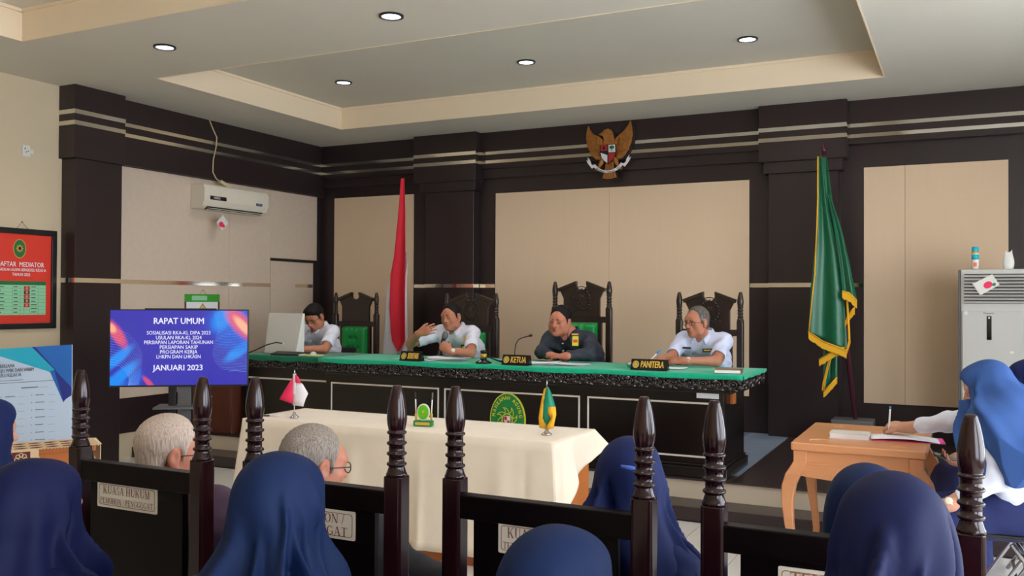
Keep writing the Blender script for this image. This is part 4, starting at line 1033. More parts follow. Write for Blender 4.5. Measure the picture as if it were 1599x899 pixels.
for wg in (wing_r, wing_l):
    w_ = MB().prism(P2(wg), (0, -.012, 0), X1, Z1, .022).build('wing', 'garuda', t, bevel=.004)
    fe = MB(); sg = 1 if wg is wing_r else -1
    for k in range(8):
        f = k / 7; a = Vector((sg * (.085 + .02 * f), -.036, -.055 + .16 * f)); b = Vector((sg * (.235 - .0 * f + .02 * math.sin(f * 3)), -.036, .0 + .27 * f - (.02 if sg < 0 else 0) * f))
        if f > .85: b = Vector((sg * .225, -.036, .24))
        fe.tube([a, (a + b) / 2 + Vector((0, -.003, -.012)), b], .0045, 5)
    fe.tube([Vector((sg * x, -.037, z)) for x, z in ((.13, .17), (.145, .10), (.14, .03), (.11, -.05))], .006, 6)
    fe.build('feathers', 'garuda', w_)
MB().prism(P2(body), (0, -.012, 0), X1, Z1, .034).build('body', 'garuda', t, bevel=.012, seg=3)
MB().lathe([(.006, 0), (.004, .004), (0, .005)], (-.055, -.047, .205), 10, axis=(0, -1, 0)).build('eye', 'ink', t)
tl = MB().prism(P2(tail), (0, -.010, 0), X1, Z1, .022).build('tail', 'garuda', t, bevel=.004)
tf = MB()
for k in (-2, -1, 0, 1, 2): tf.tube([(.008 + k * .012, -.034, -.12), (.005 + k * .028, -.034, -.29)], .005, 5)
tf.build('tail_feathers', 'garuda', tl)
for sg in (-1, 1):
    MB().tube([(sg * .07, -.03, -.08), (sg * .088, -.034, -.13), (sg * .115, -.036, -.175), (sg * .15, -.036, -.205)], [.03, .026, .014, .018], 8).build('leg', 'garuda', t)
sh = [(-.09, .065), (.09, .065), (.094, -.02), (.082, -.07), (.05, -.115), (.0, -.15), (-.05, -.115), (-.082, -.07), (-.094, -.02)]
s0 = MB().prism(P2(sh), (0, -.046, 0), X1, Z1, .012).build('shield', 'ink', t)
shq = MB().prism([(-.083, .06), (-.006, .06), (-.006, .0), (-.086, .0)], (0, -.058, 0), X1, Z1, .003).prism([(.006, -.03), (.086, -.03), (.076, -.068), (.046, -.108), (.006, -.137)], (0, -.058, 0), X1, Z1, .003).build('red_field', mat('emblem_red', (170, 34, 40), .5), s0)
MB().prism([(.006, .06), (.083, .06), (.087, -.022), (.006, -.022)], (0, -.058, 0), X1, Z1, .003).prism([(-.086, -.02), (-.006, -.05), (-.006, -.137), (-.046, -.108), (-.076, -.068)], (0, -.058, 0), X1, Z1, .003).build('white_field', 'white_cloth', s0)
MB().prism(ellipse(.028, .02, 16, .045, .032), (0, -.061, 0), X1, Z1, .002).box(.042, .048, -.063, -.061, -.012, .02).build('tree_motif', 'poster_dgreen', s0)
MB().prism(ellipse(.018, .016, 12, -.045, .03), (0, -.061, 0), X1, Z1, .002).build('bull_motif', 'ink', s0)
rib = MB()
arc = [(.21 * math.sin(a), -.045 - .20 * math.cos(a)) for a in [math.radians(-58 + 116 * k / 20) for k in range(21)]]
ri = [(x * .84, z * .84 - .012) for x, z in arc]
rib.prism(arc + ri[::-1], (0, -.05, 0), X1, Z1, .01)
for sg in (-1, 1):
    rt = [(sg * .15, -.16), (sg * .19, -.185), (sg * .235, -.13), (sg * .258, -.085), (sg * .235, -.1), (sg * .24, -.06), (sg * .215, -.09), (sg * .195, -.14)]
    rib.prism(rt if sg > 0 else rt[::-1], (0, -.042, 0), X1, Z1, .008)
rb_ = rib.build('ribbon', 'white_cloth', t)
tb = MB(); s_ = 'BHINNEKA TUNGGAL IKA'
for i, ch_ in enumerate(s_):
    a = math.radians(-42 + 84 * i / (len(s_) - 1))
    if ch_ != ' ': text(tb, ch_, .026, (.193 * math.sin(a), -.0605, -.052 - .186 * math.cos(a)), X1, Z1, sx=.75, bold=.001, rot=a)
tb.build('motto', 'ink', rb_)['kind'] = 'stuff'

# ---------------------------------------------------------------- floor standing air conditioner
M['ac_grey'] = mat('grey_white_plastic', (192, 190, 184), .4)
t = thing('standing_air_conditioner', 'tall grey-white floor standing air conditioner at the right', 'air conditioner', (.215, 8.85, ZP))
AH = 1.625; AW = .26
MB().box(-AW + .02, AW, -.21, .18, 0, AH).build('cabinet', M['ac_grey'], t, bevel=.01)
MB().box(-AW, -AW + .02, -.20, .17, 0, AH - .005).build('side_panel', 'grey_plastic', t, bevel=.003)
MB().box(-AW + .03, AW - .01, -.222, -.21, .62, 1.27).build('front_panel', mat('ac_front', (190, 188, 182), .4), t, bevel=.004)
MB().box(-AW + .03, AW - .01, -.222, -.21, .03, .60).build('lower_panel', mat('ac_front_b', (190, 188, 182), .4), t, bevel=.004)
MB().box(-AW + .045, AW - .03, -.213, -.208, AH - .29, AH - .04).build('grille_recess', 'black', t)
for k in range(9):
    z = AH - .285 + .0275 * k
    MB().cbox((.008, -.222, z + .008), (.40 + .05, .026, .008), Matrix.Rotation(.45, 3, 'X')).build('louvre', M['ac_grey'], t)
for k in range(14):
    MB().box(-AW + .045, -AW + .10, -.2235, -.2215, .36 + .016 * k, .368 + .016 * k).build('intake_slot', 'black', t)
cp = MB().box(-.045, -.008, -.226, -.222, 1.03, 1.23).build('control_panel', 'black_gloss', t, bevel=.002)
MB().prism(ellipse(.007, .007, 12), (-.027, -.226, 1.215), X1, Z1, .001).build('indicator', 'slide_text', cp)
text(MB(), 'Panasonic', .02, (-.03, -.2225, 1.255), X1, Z1, bold=.0004).build('badge', 'grey_plastic', t)
MB().prism(rrect(.022, .03, .003), (-.20, -.2225, 1.255), X1, Z1, .0008).build('sticker', 'white_plastic', t)
MB().prism(rrect(.026, .018, .003), (.14, -.2225, .93), X1, Z1, .0008).build('tape_scrap', mat('tape', (226, 220, 190), .5), t)
t = thing('scented_sachet', 'pink and white sachet stuck on the grille of the standing air conditioner', 'sachet', (.165, 8.62, 1.745))
mm = Matrix.Rotation(math.radians(38), 3, 'Y')
def rotp(pts, a): c, s = math.cos(a), math.sin(a); return [(x * c - y * s, x * s + y * c) for x, y in pts]
q = MB().prism(rotp([(-.085, -.055), (.085, -.055), (.085, .05), (-.085, .06)], .55), (0, 0, 0), X1, Z1, .01).build('packet', 'white_plastic', t, bevel=.003)
MB().prism(rotp(ellipse(.035, .028, 18, .01, -.01), .55), (0, -.0105, 0), X1, Z1, .001).build('flower_print', 'pinkred', q)
MB().prism(rotp(ellipse(.016, .012, 14, .05, -.03), .55), (0, -.0105, 0), X1, Z1, .0012).build('leaf_print', 'poster_dgreen', q)
ACT = ZP + AH
t = thing('spray_can', 'air freshener can with cyan cap on the standing air conditioner', 'can', (.085, 8.72, ACT))
MB().lathe([(.027, 0), (.029, .004), (.029, .135), (.026, .145)], n=24).build('can', 'white_plastic', t)
MB().lathe([(.027, .145), (.028, .15), (.027, .182), (.022, .195), (0, .197)], n=24).build('cap', 'cyan', t)
MB().lathe([(.0295, .138), (.0295, .150)], n=24).build('yellow_band', 'gold_cloth', t)
MB().lathe([(.0293, .085), (.0293, .128)], n=24).build('blue_band', 'cyan', t)
def cylpatch(r, a0, a1, z0, z1): return lambda p, q_: (r * math.cos(a0 + (a1 - a0) * p), r * math.sin(a0 + (a1 - a0) * p), z0 + (z1 - z0) * q_)
MB().grid(cylpatch(.0294, -2.0, -1.1, .025, .06), 8, 4).build('orange_print', mat('orange_print', (240, 110, 60), .5), t)
t = thing('plastic_pouch', 'white plastic pouch standing on the standing air conditioner', 'pouch', (.335, 8.72, ACT))
MB().grid(lambda a, b: ((.036 + .008 * math.sin(b * 5)) * math.cos(2 * PI * a), (.026 * (1 - b * .8)) * math.sin(2 * PI * a) + .004 * math.sin(9 * a * b), .155 * b + .012 * b * math.cos(4 * PI * a)), 28, 12, wrap=True).build('bag', 'white_plastic', t)
MB().box(-.034, .034, -.005, .005, 0, .002).build('base', 'white_plastic', t)

# ---------------------------------------------------------------- standing flags
def flag_cloth(fn, name, m, parent, nu=40, nv=60, solid=.003):
    return MB().grid(fn, nu, nv).build(name, m, parent, solid=solid, off=0)
FX, FK, FZ = -5.745, .0088, .00737
t = thing('national_flag', 'tall red and white flag hanging on its pole beside the left pillar', 'flag', (FX, 8.85, ZP))
MB().lathe([(.16, 0), (.16, .03), (.05, .05), (.03, .09), (.018, .12)], (-.072, 0, 0), n=24).build('base', 'brown_wood', t)
MB().cyl((-.072, 0, .1), (-.072, 0, 2.66), .012, n=12).build('pole', 'pole_red', t)
MB().lathe([(.012, 2.66), (.014, 2.69), (.008, 2.72), (0, 2.745)], (-.072, 0, 0), n=12).build('pole_tip', 'red', t)
def hang(rows, y0, amp, fr, ph):
    """cloth hanging in folds: rows of (drop from the tip, left, right) in steps of FZ and FK."""
    ys = [r_[0] for r_ in rows]; l_ = [r_[1] for r_ in rows]; r2_ = [r_[2] for r_ in rows]
    def fn(a, b):
        yy = ys[0] + (ys[-1] - ys[0]) * b; l = np.interp(yy, ys, l_); r3 = np.interp(yy, ys, r2_); w = (r3 - l)
        return ((l + w * a) * FK, y0 - amp * math.sin(a * fr + ph + b) * min(1, w / 25), 2.725 - yy * FZ)
    return MB().grid(fn, 40, 90)
hang([(112, -2, 2), (140, -8, 4), (155, -20, 4), (168, -27, 4), (245, -31, 5), (277, -33, 4)], -.05, .03, 8, .3).build('white_half', 'white_cloth', t, solid=.003, off=0)
hang([(0, -2, 3), (60, -6, 5), (120, -11, 6), (150, -16, 6), (200, -17, 6.5), (235, -15, 7), (252, -13, 7), (262, -9, 1), (268, -6, -4)], -.12, .025, 6, .8).build('red_half', 'red', t, solid=.003, off=0)

t = thing('court_flag', 'green satin flag with golden fringe on a maroon pole, right of the bench', 'flag', (-.90, 8.95, ZP))
MB().box(-.20, .16, -.14, .14, 0, .26).build('base', 'grey_plastic', t, bevel=.008)
pole0 = Vector((0, 0, .26)); pole1 = Vector((-.285, .06, 2.76))
MB().tube([pole0, pole1], .02, 12).build('pole', 'pole_red', t)
MB().lathe([(.02, 0), (.026, .02), (.012, .06), (0, .10)], pole1, 12, axis=pole1 - pole0).build('pole_tip', 'pole_red', t)
ztop = 2.70
def gf(left, right, zl, zr, y0, amp, fr, ph, top=0.0):
    """left/right: (x at fractions of the drop); lower edge runs from zl to zr."""
    def fn(a, b):
        l = np.interp(b, np.linspace(0, 1, len(left)), left); r_ = np.interp(b, np.linspace(0, 1, len(right)), right)
        x = l + (r_ - l) * a; ze = zl + (zr - zl) * a; z = (ztop - top) + (ze - (ztop - top)) * b
        return (x, y0 - amp * math.sin(a * fr + ph + b) * (.25 + .75 * b), z)
    return fn
def fringe(pts, drop, y, m='gold_cloth', name='fringe'):
    mb = MB(); pts = [Vector((p[0], y, p[1])) for p in pts]; n = 40; cum = [0]
    for a, b in zip(pts, pts[1:]): cum.append(cum[-1] + (b - a).length)
    def at(s):
        for k in range(len(pts) - 1):
            if s <= cum[k + 1] + 1e-9: return pts[k].lerp(pts[k + 1], (s - cum[k]) / max(1e-9, cum[k + 1] - cum[k]))
        return pts[-1]
    N = int(cum[-1] / .006)
    for i in range(N):
        p = at(cum[-1] * (i + .5) / N); j = rnd.uniform(.9, 1.08)
        mb.add([p + Vector((-.0034, 0, .006)), p + Vector((.0034, 0, .006)), p + Vector((.0028, -.003, -drop[1] * j)) + Vector((drop[0], 0, 0)), p + Vector((-.0028, -.003, -drop[1] * j)) + Vector((drop[0], 0, 0))], [(0, 1, 2, 3)])
    mb.tube([q + Vector((0, -.002, .004)) for q in pts], .006, 6)
    return mb.build(name, m, t, solid=.002, off=0)
# deepest: tail piece hanging lowest
flag_cloth(gf([-.29, -.30, -.29, -.275], [-.25, -.17, -.15, -.155], .50, .64, -.02, .02, 8, 0), 'tail_fold', 'flag_green', t)
fringe([(-.275, .50), (-.155, .64)], (0, .055), -.045)
fringe([(-.165, 1.10), (-.19, .90), (-.262, .60), (-.27, .52)], (-.02, .012), -.05)
# left big fold with gold edge
flag_cloth(gf([-.318, -.325, -.345, -.385, -.40], [-.288, -.238, -.15, -.09, -.06], 1.05, .89, -.075, .03, 9, .5), 'main_fold', 'flag_green', t, 50, 70)
fringe([(-.318, 2.69), (-.318, 2.3), (-.328, 2.0), (-.345, 1.6), (-.380, 1.25), (-.398, 1.06)], (-.005, .014), -.115, name='gold_braid')
fringe([(-.40, 1.06), (-.27, .97), (-.13, .92), (-.065, .89)], (.0, .065), -.115)
fringe([(-.065, 1.36), (-.05, 1.10), (-.045, .98), (-.075, .88)], (.012, .016), -.10)
fringe([(-.31, .80), (-.16, .90), (-.085, .92)], (0, .06), -.08)
# right fold over the pole
flag_cloth(gf([-.232, -.175, -.13, -.10], [-.215, -.11, -.04, .02], 1.44, 1.36, -.10, .02, 7, 2.0, .36), 'front_fold', 'flag_green', t)
fringe([(-.10, 1.44), (-.04, 1.42), (.025, 1.35)], (.0, .07), -.135)
fringe([(-.085, 1.17), (-.02, 1.27), (.0, 1.29)], (0, .06), -.06)

# ---------------------------------------------------------------- left foreground: board and runner table
bc = Vector((-5.25, 3.98, 1.02))
t = thing('information_board', 'large blue and white board with printed list of names, far left', 'board', (-5.052, 3.914, 1.30), rot=Euler((math.radians(-9), math.radians(-3.6), math.radians(33)), 'XYZ'))
BW, BH = 1.12, .86
bd = MB().box(-BW, 0, 0, .012, -BH, 0).build('panel', mat('board_pale_blue', (196, 214, 236), .35), t)
MB().prism([(-.62, 0), (0, 0), (0, -.30), (-.05, -.36), (-.13, -.165), (-.42, -.04)], (0, -.0003, 0), X1, Z1, .0006).build('blue_corner', mat('board_blue', (38, 108, 190), .35), bd)
MB().prism([(-.62, 0), (-.22, 0), (-.10, -.155), (-.14, -.16), (-.42, -.05)], (0, -.0012, 0), X1, Z1, .0006).build('cyan_band', mat('board_cyan', (40, 176, 206), .35), bd)
MB().prism([(-.24, 0), (-.22, 0), (-.095, -.155), (-.095, -.16)], (0, -.0018, 0), X1, Z1, .0006).prism([(-.105, -.15), (0, -.27), (0, -.32), (-.05, -.35)], (0, -.0018, 0), X1, Z1, .0006).build('dark_blue_facet', mat('board_navy', (40, 54, 140), .35), bd)
MB().prism([(-BW, -BH), (-.40, -BH), (-.48, -.6), (-.62, -.45), (-BW, -.3)], (0, -.0004, 0), X1, Z1, .0005).build('mint_corner', mat('board_mint', (170, 222, 214), .35), bd)
tx = MB(); oo = Vector((0, -.0022, 0))
text(tx, 'PAKTA INTEGRITAS BERSAMA', .030, oo + Vector((-.34, 0, -.112)), X1, Z1, align='RIGHT', bold=.0005, sx=.70)
text(tx, 'PENCANANGAN ZI MENUJU WBK DAN WBBM', .030, oo + Vector((-.225, 0, -.141)), X1, Z1, align='RIGHT', bold=.0005, sx=.70)
text(tx, 'PENGADILAN AGAMA BENGKULU KELAS IA', .030, oo + Vector((-.30, 0, -.170)), X1, Z1, align='RIGHT', bold=.0005, sx=.70)
for k, (x, w) in enumerate(((-.62, .33), (-.62, .52))): tx.box(x, x + w, -.0026, -.0022, -.204 - .015 * k, -.2015 - .015 * k)
for i in range(10):
    for x, w in ((-.42, .06), (-.24, .06)):
        zz = -.305 - .046 * i
        tx.box(x, x + .006, -.0026, -.0022, zz, zz + .0035); tx.box(x + .025, x + .025 + w * rnd.uniform(.7, 1.1), -.0026, -.0022, zz, zz + .004)
        tx.box(x + .10, x + .14, -.0026, -.0022, zz - .002, zz - .0008)
tx.box(-.30, -.20, -.0026, -.0022, -.256, -.251); tx.box(-.195, -.14, -.0026, -.0022, -.257, -.2558)
tx.build('lettering', mat('grey_ink', (78, 82, 96), .7), bd)['kind'] = 'stuff'
ez = MB()
ez.tube([(-.2, .03, -.4), (-.15, .18, -1.25)], .015, 8); ez.tube([(-.9, .03, -.4), (-.95, .18, -1.27)], .015, 8); ez.box(-1.0, -.1, -.03, .02, -BH - .03, -BH)
ez.build('easel', 'brown_wood', t)

RX, RY, RZ = .36, .13, .80
RTX, RTY, RTA = -4.51, 3.18, 1.01
t = thing('runner_table', 'small carved orange-brown table standing at the far left', 'table', (RTX, RTY, 0), RTA)
MB().box(-RX, RX, -RY, RY, RZ - .03, RZ).build('tabletop', 'orange_wood', t, bevel=.006)
ap = [(-RX + .03, RZ - .03)] + [(-RX + .03 + (2 * RX - .06) * k / 16, RZ - .10 + .03 * math.sin(PI * k / 16) + .006 * math.cos(k * PI)) for k in range(17)] + [(RX - .03, RZ - .03)]
MB().prism(ap, (0, -RY + .03, 0), X1, Z1, .02).build('apron', 'orange_wood', t)
for sx in (-1, 1):
    for sy in (-1, 1):
        MB().lathe([(.022, 0), (.026, .1), (.018, .2), (.026, .5), (.03, RZ - .03)], (sx * (RX - .05), sy * (RY - .05), 0), 12).build('leg', 'orange_wood', t)
c = thing('table_runner', 'cream batik runner with saw-tooth edge and burgundy squares on the small left table', 'runner', (RTX, RTY, RZ), RTA)
M['batik'] = mat('batik_cream', (222, 192, 152), rough=.85, noise=.1, nscale=12)
def zig(x0, x1, n, d): 
    return [(x0 + (x1 - x0) * k / (2 * n), d if k % 2 else 0) for k in range(2 * n + 1)]
zt_ = .004
topo = [(-RX - .012, -RY - .015)] + [(x, -RY - .015 - d) for x, d in zig(-RX + .445, RX + .015, 18, .022)] + [(RX + .012 + d, y) for y, d in zig(-RY, RY, 7, .02)] + [(-RX - .012, RY + .01)]
MB().prism(topo, (0, 0, 0.001), X1, Y1, .004).build('cloth_top', 'batik', c)
pt = MB()
for i in range(9):
    for j in range(3):
        x = -RX + .03 + i * .075; y = -RY + .02 + j * .08
        pt.prism([(x, y), (x + .035, y - .010), (x + .066, y + .015), (x + .04, y + .034), (x + .008, y + .022)], (0, 0, .005), X1, Y1, .0008)
pt.build('batik_print', 'burgundy', c)['kind'] = 'stuff'
fx0, fx1 = -RX - .012, -RX + .445
MB().prism([(fx0, 0), (fx0, -.34)] + [(x, -.34 - d) for x, d in zig(fx0 + .002, fx1 - .002, 6, .02)] + [(fx1, -.34)] + [(fx1 + d, z) for z, d in zig(-.33, -.04, 8, .016)] + [(fx1, 0)], (0, -RY - .012, .004), X1, Z1, .004).build('front_flap', 'batik', c)
for x in (fx1 - .125, fx1 - .25):
    sq = MB().prism([(x, -.010), (x + .085, -.010), (x + .085, -.085), (x, -.085)], (0, -RY - .016, .004), X1, Z1, .0012).build('burgundy_square', 'burgundy', c)
    fl2 = MB(); 
    for k in range(8):
        a = k * PI / 4; fl2.ring(ellipse(.012, .012, 10, x + .0425 + .020 * math.cos(a), -.048 + .022 * math.sin(a)), ellipse(.008, .008, 10, x + .0425 + .020 * math.cos(a), -.048 + .022 * math.sin(a)), (0, -RY - .0172, .004), X1, Z1, .0008)
    fl2.build('flower_print', 'batik', sq)
MB().prism([(-RY - .01, 0), (-RY - .01, -.09)] + [(y, -.09 - d) for y, d in zig(-RY, RY, 7, .022)] + [(RY, 0)], (RX + .02, 0, .003), Y1, Z1, .004).build('end_flap', 'batik', c)
# ================================================================ PEOPLE (signed distance fields meshed with surface nets)
def V3(*a): return np.array(a, dtype=np.float64)
def nrm(v): v = np.asarray(v, float); return v / (np.linalg.norm(v) + 1e-12)
class Field:
    def __init__(s, lo, hi, h):
        s.h = h; s.lo = np.asarray(lo, float) - 2 * h; n = np.ceil((np.asarray(hi, float) + 2 * h - s.lo) / h).astype(int) + 1
        s.n = n; s.f = np.full(n, 1.0, np.float32); s.ax = [s.lo[i] + h * np.arange(n[i]) for i in range(3)]
    def loc(s, lo, hi):
        a = np.clip(np.floor((np.asarray(lo) - s.lo) / s.h).astype(int), 0, s.n); b = np.clip(np.ceil((np.asarray(hi) - s.lo) / s.h).astype(int) + 1, 0, s.n)
        sl = tuple(slice(a[i], b[i]) for i in range(3))
        g = np.meshgrid(*[s.ax[i][sl[i]] for i in range(3)], indexing='ij', sparse=True)
        return sl, g
    def put(s, sl, d, k, mode):
        f = s.f[sl]
        if f.size == 0: return
        if mode == 'u':
            if k > 0:
                q = np.maximum(k - np.abs(f - d), 0) / k; s.f[sl] = np.minimum(f, d) - q * q * k * .25
            else: s.f[sl] = np.minimum(f, d)
        elif mode == 's':
            d = -d
            if k > 0:
                q = np.maximum(k - np.abs(f - d), 0) / k; s.f[sl] = np.maximum(f, d) + q * q * k * .25
            else: s.f[sl] = np.maximum(f, d)
    def rc(s, a, b, r1, r2=None, k=.02, mode='u', cap=False):
        r2 = r1 if r2 is None else r2; a = np.asarray(a, float); b = np.asarray(b, float); m = max(r1, r2) + k + 2 * s.h
        sl, (X, Y, Z) = s.loc(np.minimum(a, b) - m, np.maximum(a, b) + m)
        ba = b - a; L2 = ba @ ba + 1e-12
        px, py, pz = X - a[0], Y - a[1], Z - a[2]
        t = (px * ba[0] + py * ba[1] + pz * ba[2]) / L2; tc = np.clip(t, 0, 1)
        d = np.sqrt((px - ba[0] * tc) ** 2 + (py - ba[1] * tc) ** 2 + (pz - ba[2] * tc) ** 2) - (r1 + (r2 - r1) * tc)
        if cap: d = np.maximum(d, (t - 1) * math.sqrt(L2))
        s.put(sl, d, k, mode)
    def ell(s, c, r, R=None, k=.02, mode='u'):
        c = np.asarray(c, float); r = np.asarray(r, float); m = max(r) + k + 2 * s.h
        sl, (X, Y, Z) = s.loc(c - m, c + m)
        p = [X - c[0], Y - c[1], Z - c[2]]
        if R is None: q = p
        else: q = [R[0, i] * p[0] + R[1, i] * p[1] + R[2, i] * p[2] for i in range(3)]
        k0 = np.sqrt(sum((q[i] / r[i]) ** 2 for i in range(3))); k1 = np.sqrt(sum((q[i] / r[i] ** 2) ** 2 for i in range(3))) + 1e-9
        s.put(sl, k0 * (k0 - 1) / k1, k, mode)
    def cut(s, fn, k=0):
        """keep only where fn(X,Y,Z) <= 0"""
        X, Y, Z = np.meshgrid(*s.ax, indexing='ij', sparse=True)
        d = fn(X, Y, Z)
        s.f = np.maximum(s.f, d).astype(np.float32)
    def disp(s, fn, band=.05):
        X, Y, Z = np.meshgrid(*s.ax, indexing='ij', sparse=True)
        s.f += np.where(np.abs(s.f) < band, fn(X, Y, Z), 0).astype(np.float32)
    def mesh(s):
        f = s.f; f[0] = f[-1] = 1; f[:, 0] = f[:, -1] = 1; f[:, :, 0] = f[:, :, -1] = 1
        ins = f < 0; n = s.n - 1
        cnt = np.zeros(n, np.uint8)
        cor = [(i, j, k) for i in (0, 1) for j in (0, 1) for k in (0, 1)]
        for i, j, k in cor: cnt += ins[i:i + n[0], j:j + n[1], k:k + n[2]]
        act = np.argwhere((cnt > 0) & (cnt < 8))
        if len(act) == 0: return np.zeros((0, 3)), np.zeros((0, 4), int)
        val = np.stack([f[act[:, 0] + i, act[:, 1] + j, act[:, 2] + k] for i, j, k in cor], 1).astype(np.float64)
        acc = np.zeros((len(act), 3)); w = np.zeros(len(act)); C = np.array(cor, float)
        for a in range(8):
            for b in range(a + 1, 8):
                if np.abs(C[a] - C[b]).sum() != 1: continue
                va, vb = val[:, a], val[:, b]; m = (va < 0) != (vb < 0)
                t = np.where(m, va / np.where(m, va - vb, 1), 0)
                acc += np.where(m[:, None], C[a] + (C[b] - C[a]) * t[:, None], 0); w += m
        v = s.lo + s.h * (act + acc / w[:, None])
        idx = np.full(n, -1, np.int32); idx[act[:, 0], act[:, 1], act[:, 2]] = np.arange(len(act))
        fs = []
        for ax in range(3):
            sl0 = [slice(1, -1)] * 3; sl1 = [slice(1, -1)] * 3; sl0[ax] = slice(0, -1); sl1[ax] = slice(1, None)
            A = ins[tuple(sl0)]; B = ins[tuple(sl1)]; e = np.argwhere(A != B); fl_ = A[e[:, 0], e[:, 1], e[:, 2]]
            o = np.ones(3, int); o[ax] = 0; e = e + o
            u, w_ = [(1, 2), (2, 0), (0, 1)][ax]
            def cell(du, dw):
                c = e.copy(); c[:, u] += du; c[:, w_] += dw; return idx[c[:, 0], c[:, 1], c[:, 2]]
            q = np.stack([cell(-1, -1), cell(0, -1), cell(0, 0), cell(-1, 0)], 1)
            q[~fl_] = q[~fl_][:, ::-1]; fs.append(q)
        q = np.concatenate(fs); q = q[(q >= 0).all(1)]
        return v, q
    def build(s, name, m, parent, smooth_it=1):
        v, q = s.mesh()
        me = bpy.data.meshes.new(name); me.vertices.add(len(v)); me.vertices.foreach_set('co', v.astype(np.float32).ravel())
        me.loops.add(len(q) * 4); me.loops.foreach_set('vertex_index', q.astype(np.int32).ravel())
        me.polygons.add(len(q)); me.polygons.foreach_set('loop_start', np.arange(0, len(q) * 4, 4, dtype=np.int32)); me.polygons.foreach_set('loop_total', np.full(len(q), 4, np.int32))
        me.polygons.foreach_set('use_smooth', np.ones(len(q), bool)); me.update(calc_edges=True)
        me.materials.append(M[m] if isinstance(m, str) else m)
        ob = bpy.data.objects.new(name, me); COL.objects.link(ob); ob.parent = parent
        if smooth_it:
            md = ob.modifiers.new('smooth', 'SMOOTH'); md.iterations = smooth_it; md.factor = .5
        return ob

UP = V3(0, 0, 1)
def frame(yaw, pitch=0, roll=0):
    """columns: right, forward, up; yaw = heading of the face in degrees from +x, pitch > 0 looks down, roll > 0 tips the crown to the right."""
    y, p, r = [math.radians(a) for a in (yaw, pitch, roll)]
    f0 = V3(math.cos(y), math.sin(y), 0); r0 = np.cross(f0, UP)
    f = f0 * math.cos(p) - UP * math.sin(p); u = UP * math.cos(p) + f0 * math.sin(p)
    rr = r0 * math.cos(r) - u * math.sin(r); uu = u * math.cos(r) + r0 * math.sin(r)
    return np.stack([rr, f, uu], 1)

def head_field(F, H, R, S, jowl=1.0, gaunt=0.0, ears=True):
    P = lambda x, y, z: H + R @ (V3(x, y, z) * S)
    e = lambda c, r, k=.02, mode='u': F.ell(P(*c), V3(*r) * S, R, k * S, mode)
    e((0, -.012, .035), (.076, .094, .080), .0)
    e((0, .022, -.035), (.062 * jowl, .066, .078), .03)
    e((0, .055, -.085), (.036 * jowl, .032, .026), .03)
    e((0, .070, -.100), (.020, .016, .014), .02)
    e((0, .072, .030), (.056, .020, .030), .03)
    for sx in (-1, 1):
        e((sx * .044, .054, -.022), (.024 * jowl, .026, .024), .025)
        e((sx * .050 * jowl, .018, -.065), (.018 * jowl, .035, .028), .03)
        e((sx * .031, .098, .004), (.020, .018, .012), .018, 's')
        e((sx * .031, .076, .003), (.0155, .0145, .0125), .006)
        e((sx * .031, .083, .0125), (.017, .010, .004), .006)
        e((sx * .030, .086, .026), (.022, .009, .006), .012)
    F.rc(P(0, .088, .012), P(0, .112, -.026), .0085 * S, .0125 * S, .014 * S)
    for sx in (-1, 1): e((sx * .0125, .098, -.029), (.0085, .011, .008), .008)
    e((0, .083, -.045), (.024, .014, .014), .015)
    e((0, .092, -.0535), (.021, .009, .0055), .007)
    e((0, .091, -.0645), (.018, .009, .006), .007)
    e((0, .100, -.0588), (.022, .012, .0018), .003, 's')
    if ears:
        for sx in (-1, 1):
            e((sx * .080, -.012, -.005), (.010, .021, .033), .008)
            e((sx * .078, -.004, -.032), (.009, .012, .013), .008)
            e((sx * .090, -.008, .0), (.007, .012, .019), .004, 's')
def face_parts(par, H, R, S, brow='hair', look=0.0, lip='lip', shut=False):
    P = lambda x, y, z: Vector(H + R @ (V3(x, y, z) * S))
    for sx in (-1, 1):
        b = MB()
        def br(a, c):
            x = .014 + .036 * a
            return P(sx * x, .0945 - .022 * a * a + .0035 * math.sin(PI * c), .0245 + .0035 * math.sin(PI * min(1, a * 1.05)) - .002 * a + (c - .5) * .0065 * (1 - .5 * a))
        b.grid(br, 9, 4); b.build('eyebrow', brow, par, solid=.003, off=0)
        if not shut:
            e = MB(); o = P(sx * .031, .0768, .0015); n = 10
            ax = R @ V3(sx * look * .3, 1, -.12)
            e.lathe([(.0118 * S, .0), (.0105 * S, .006 * S), (.0075 * S, .0098 * S), (0, .0118 * S)], o + Vector(R @ V3(0, .0015, 0)), 12, axis=Vector(ax))
            q = e.build('eye', 'eye_white', par)
            MB().lathe([(.0056 * S, .0112 * S), (.0045 * S, .0124 * S), (0, .0130 * S)], o + Vector(R @ V3(0, .0015, 0)), 10, axis=Vector(ax)).build('iris', 'iris', q)
        else:
            MB().tube([P(sx * (.018 + .027 * k / 5), .0918 - .010 * (k / 5) ** 2, .0005 - .004 * math.sin(PI * k / 5)) for k in range(6)], .0016 * S, 5).build('eyelid_line', 'iris', par)
    l = MB()
    for z, h, w in ((-.0535, .0038, .0225), (-.0638, .0048, .020)):
        l.grid(lambda a, b, z=z, h=h, w=w: P((a - .5) * 2 * w, .1015 - .016 * (2 * a - 1) ** 2 - .002 * abs(2 * b - 1), z + (b - .5) * 2 * h * math.sqrt(max(0, 1 - (2 * a - 1) ** 2)) + .001 * (2 * a - 1) ** 2), 11, 5)
    l.build('lips', lip, par, solid=.002, off=0)
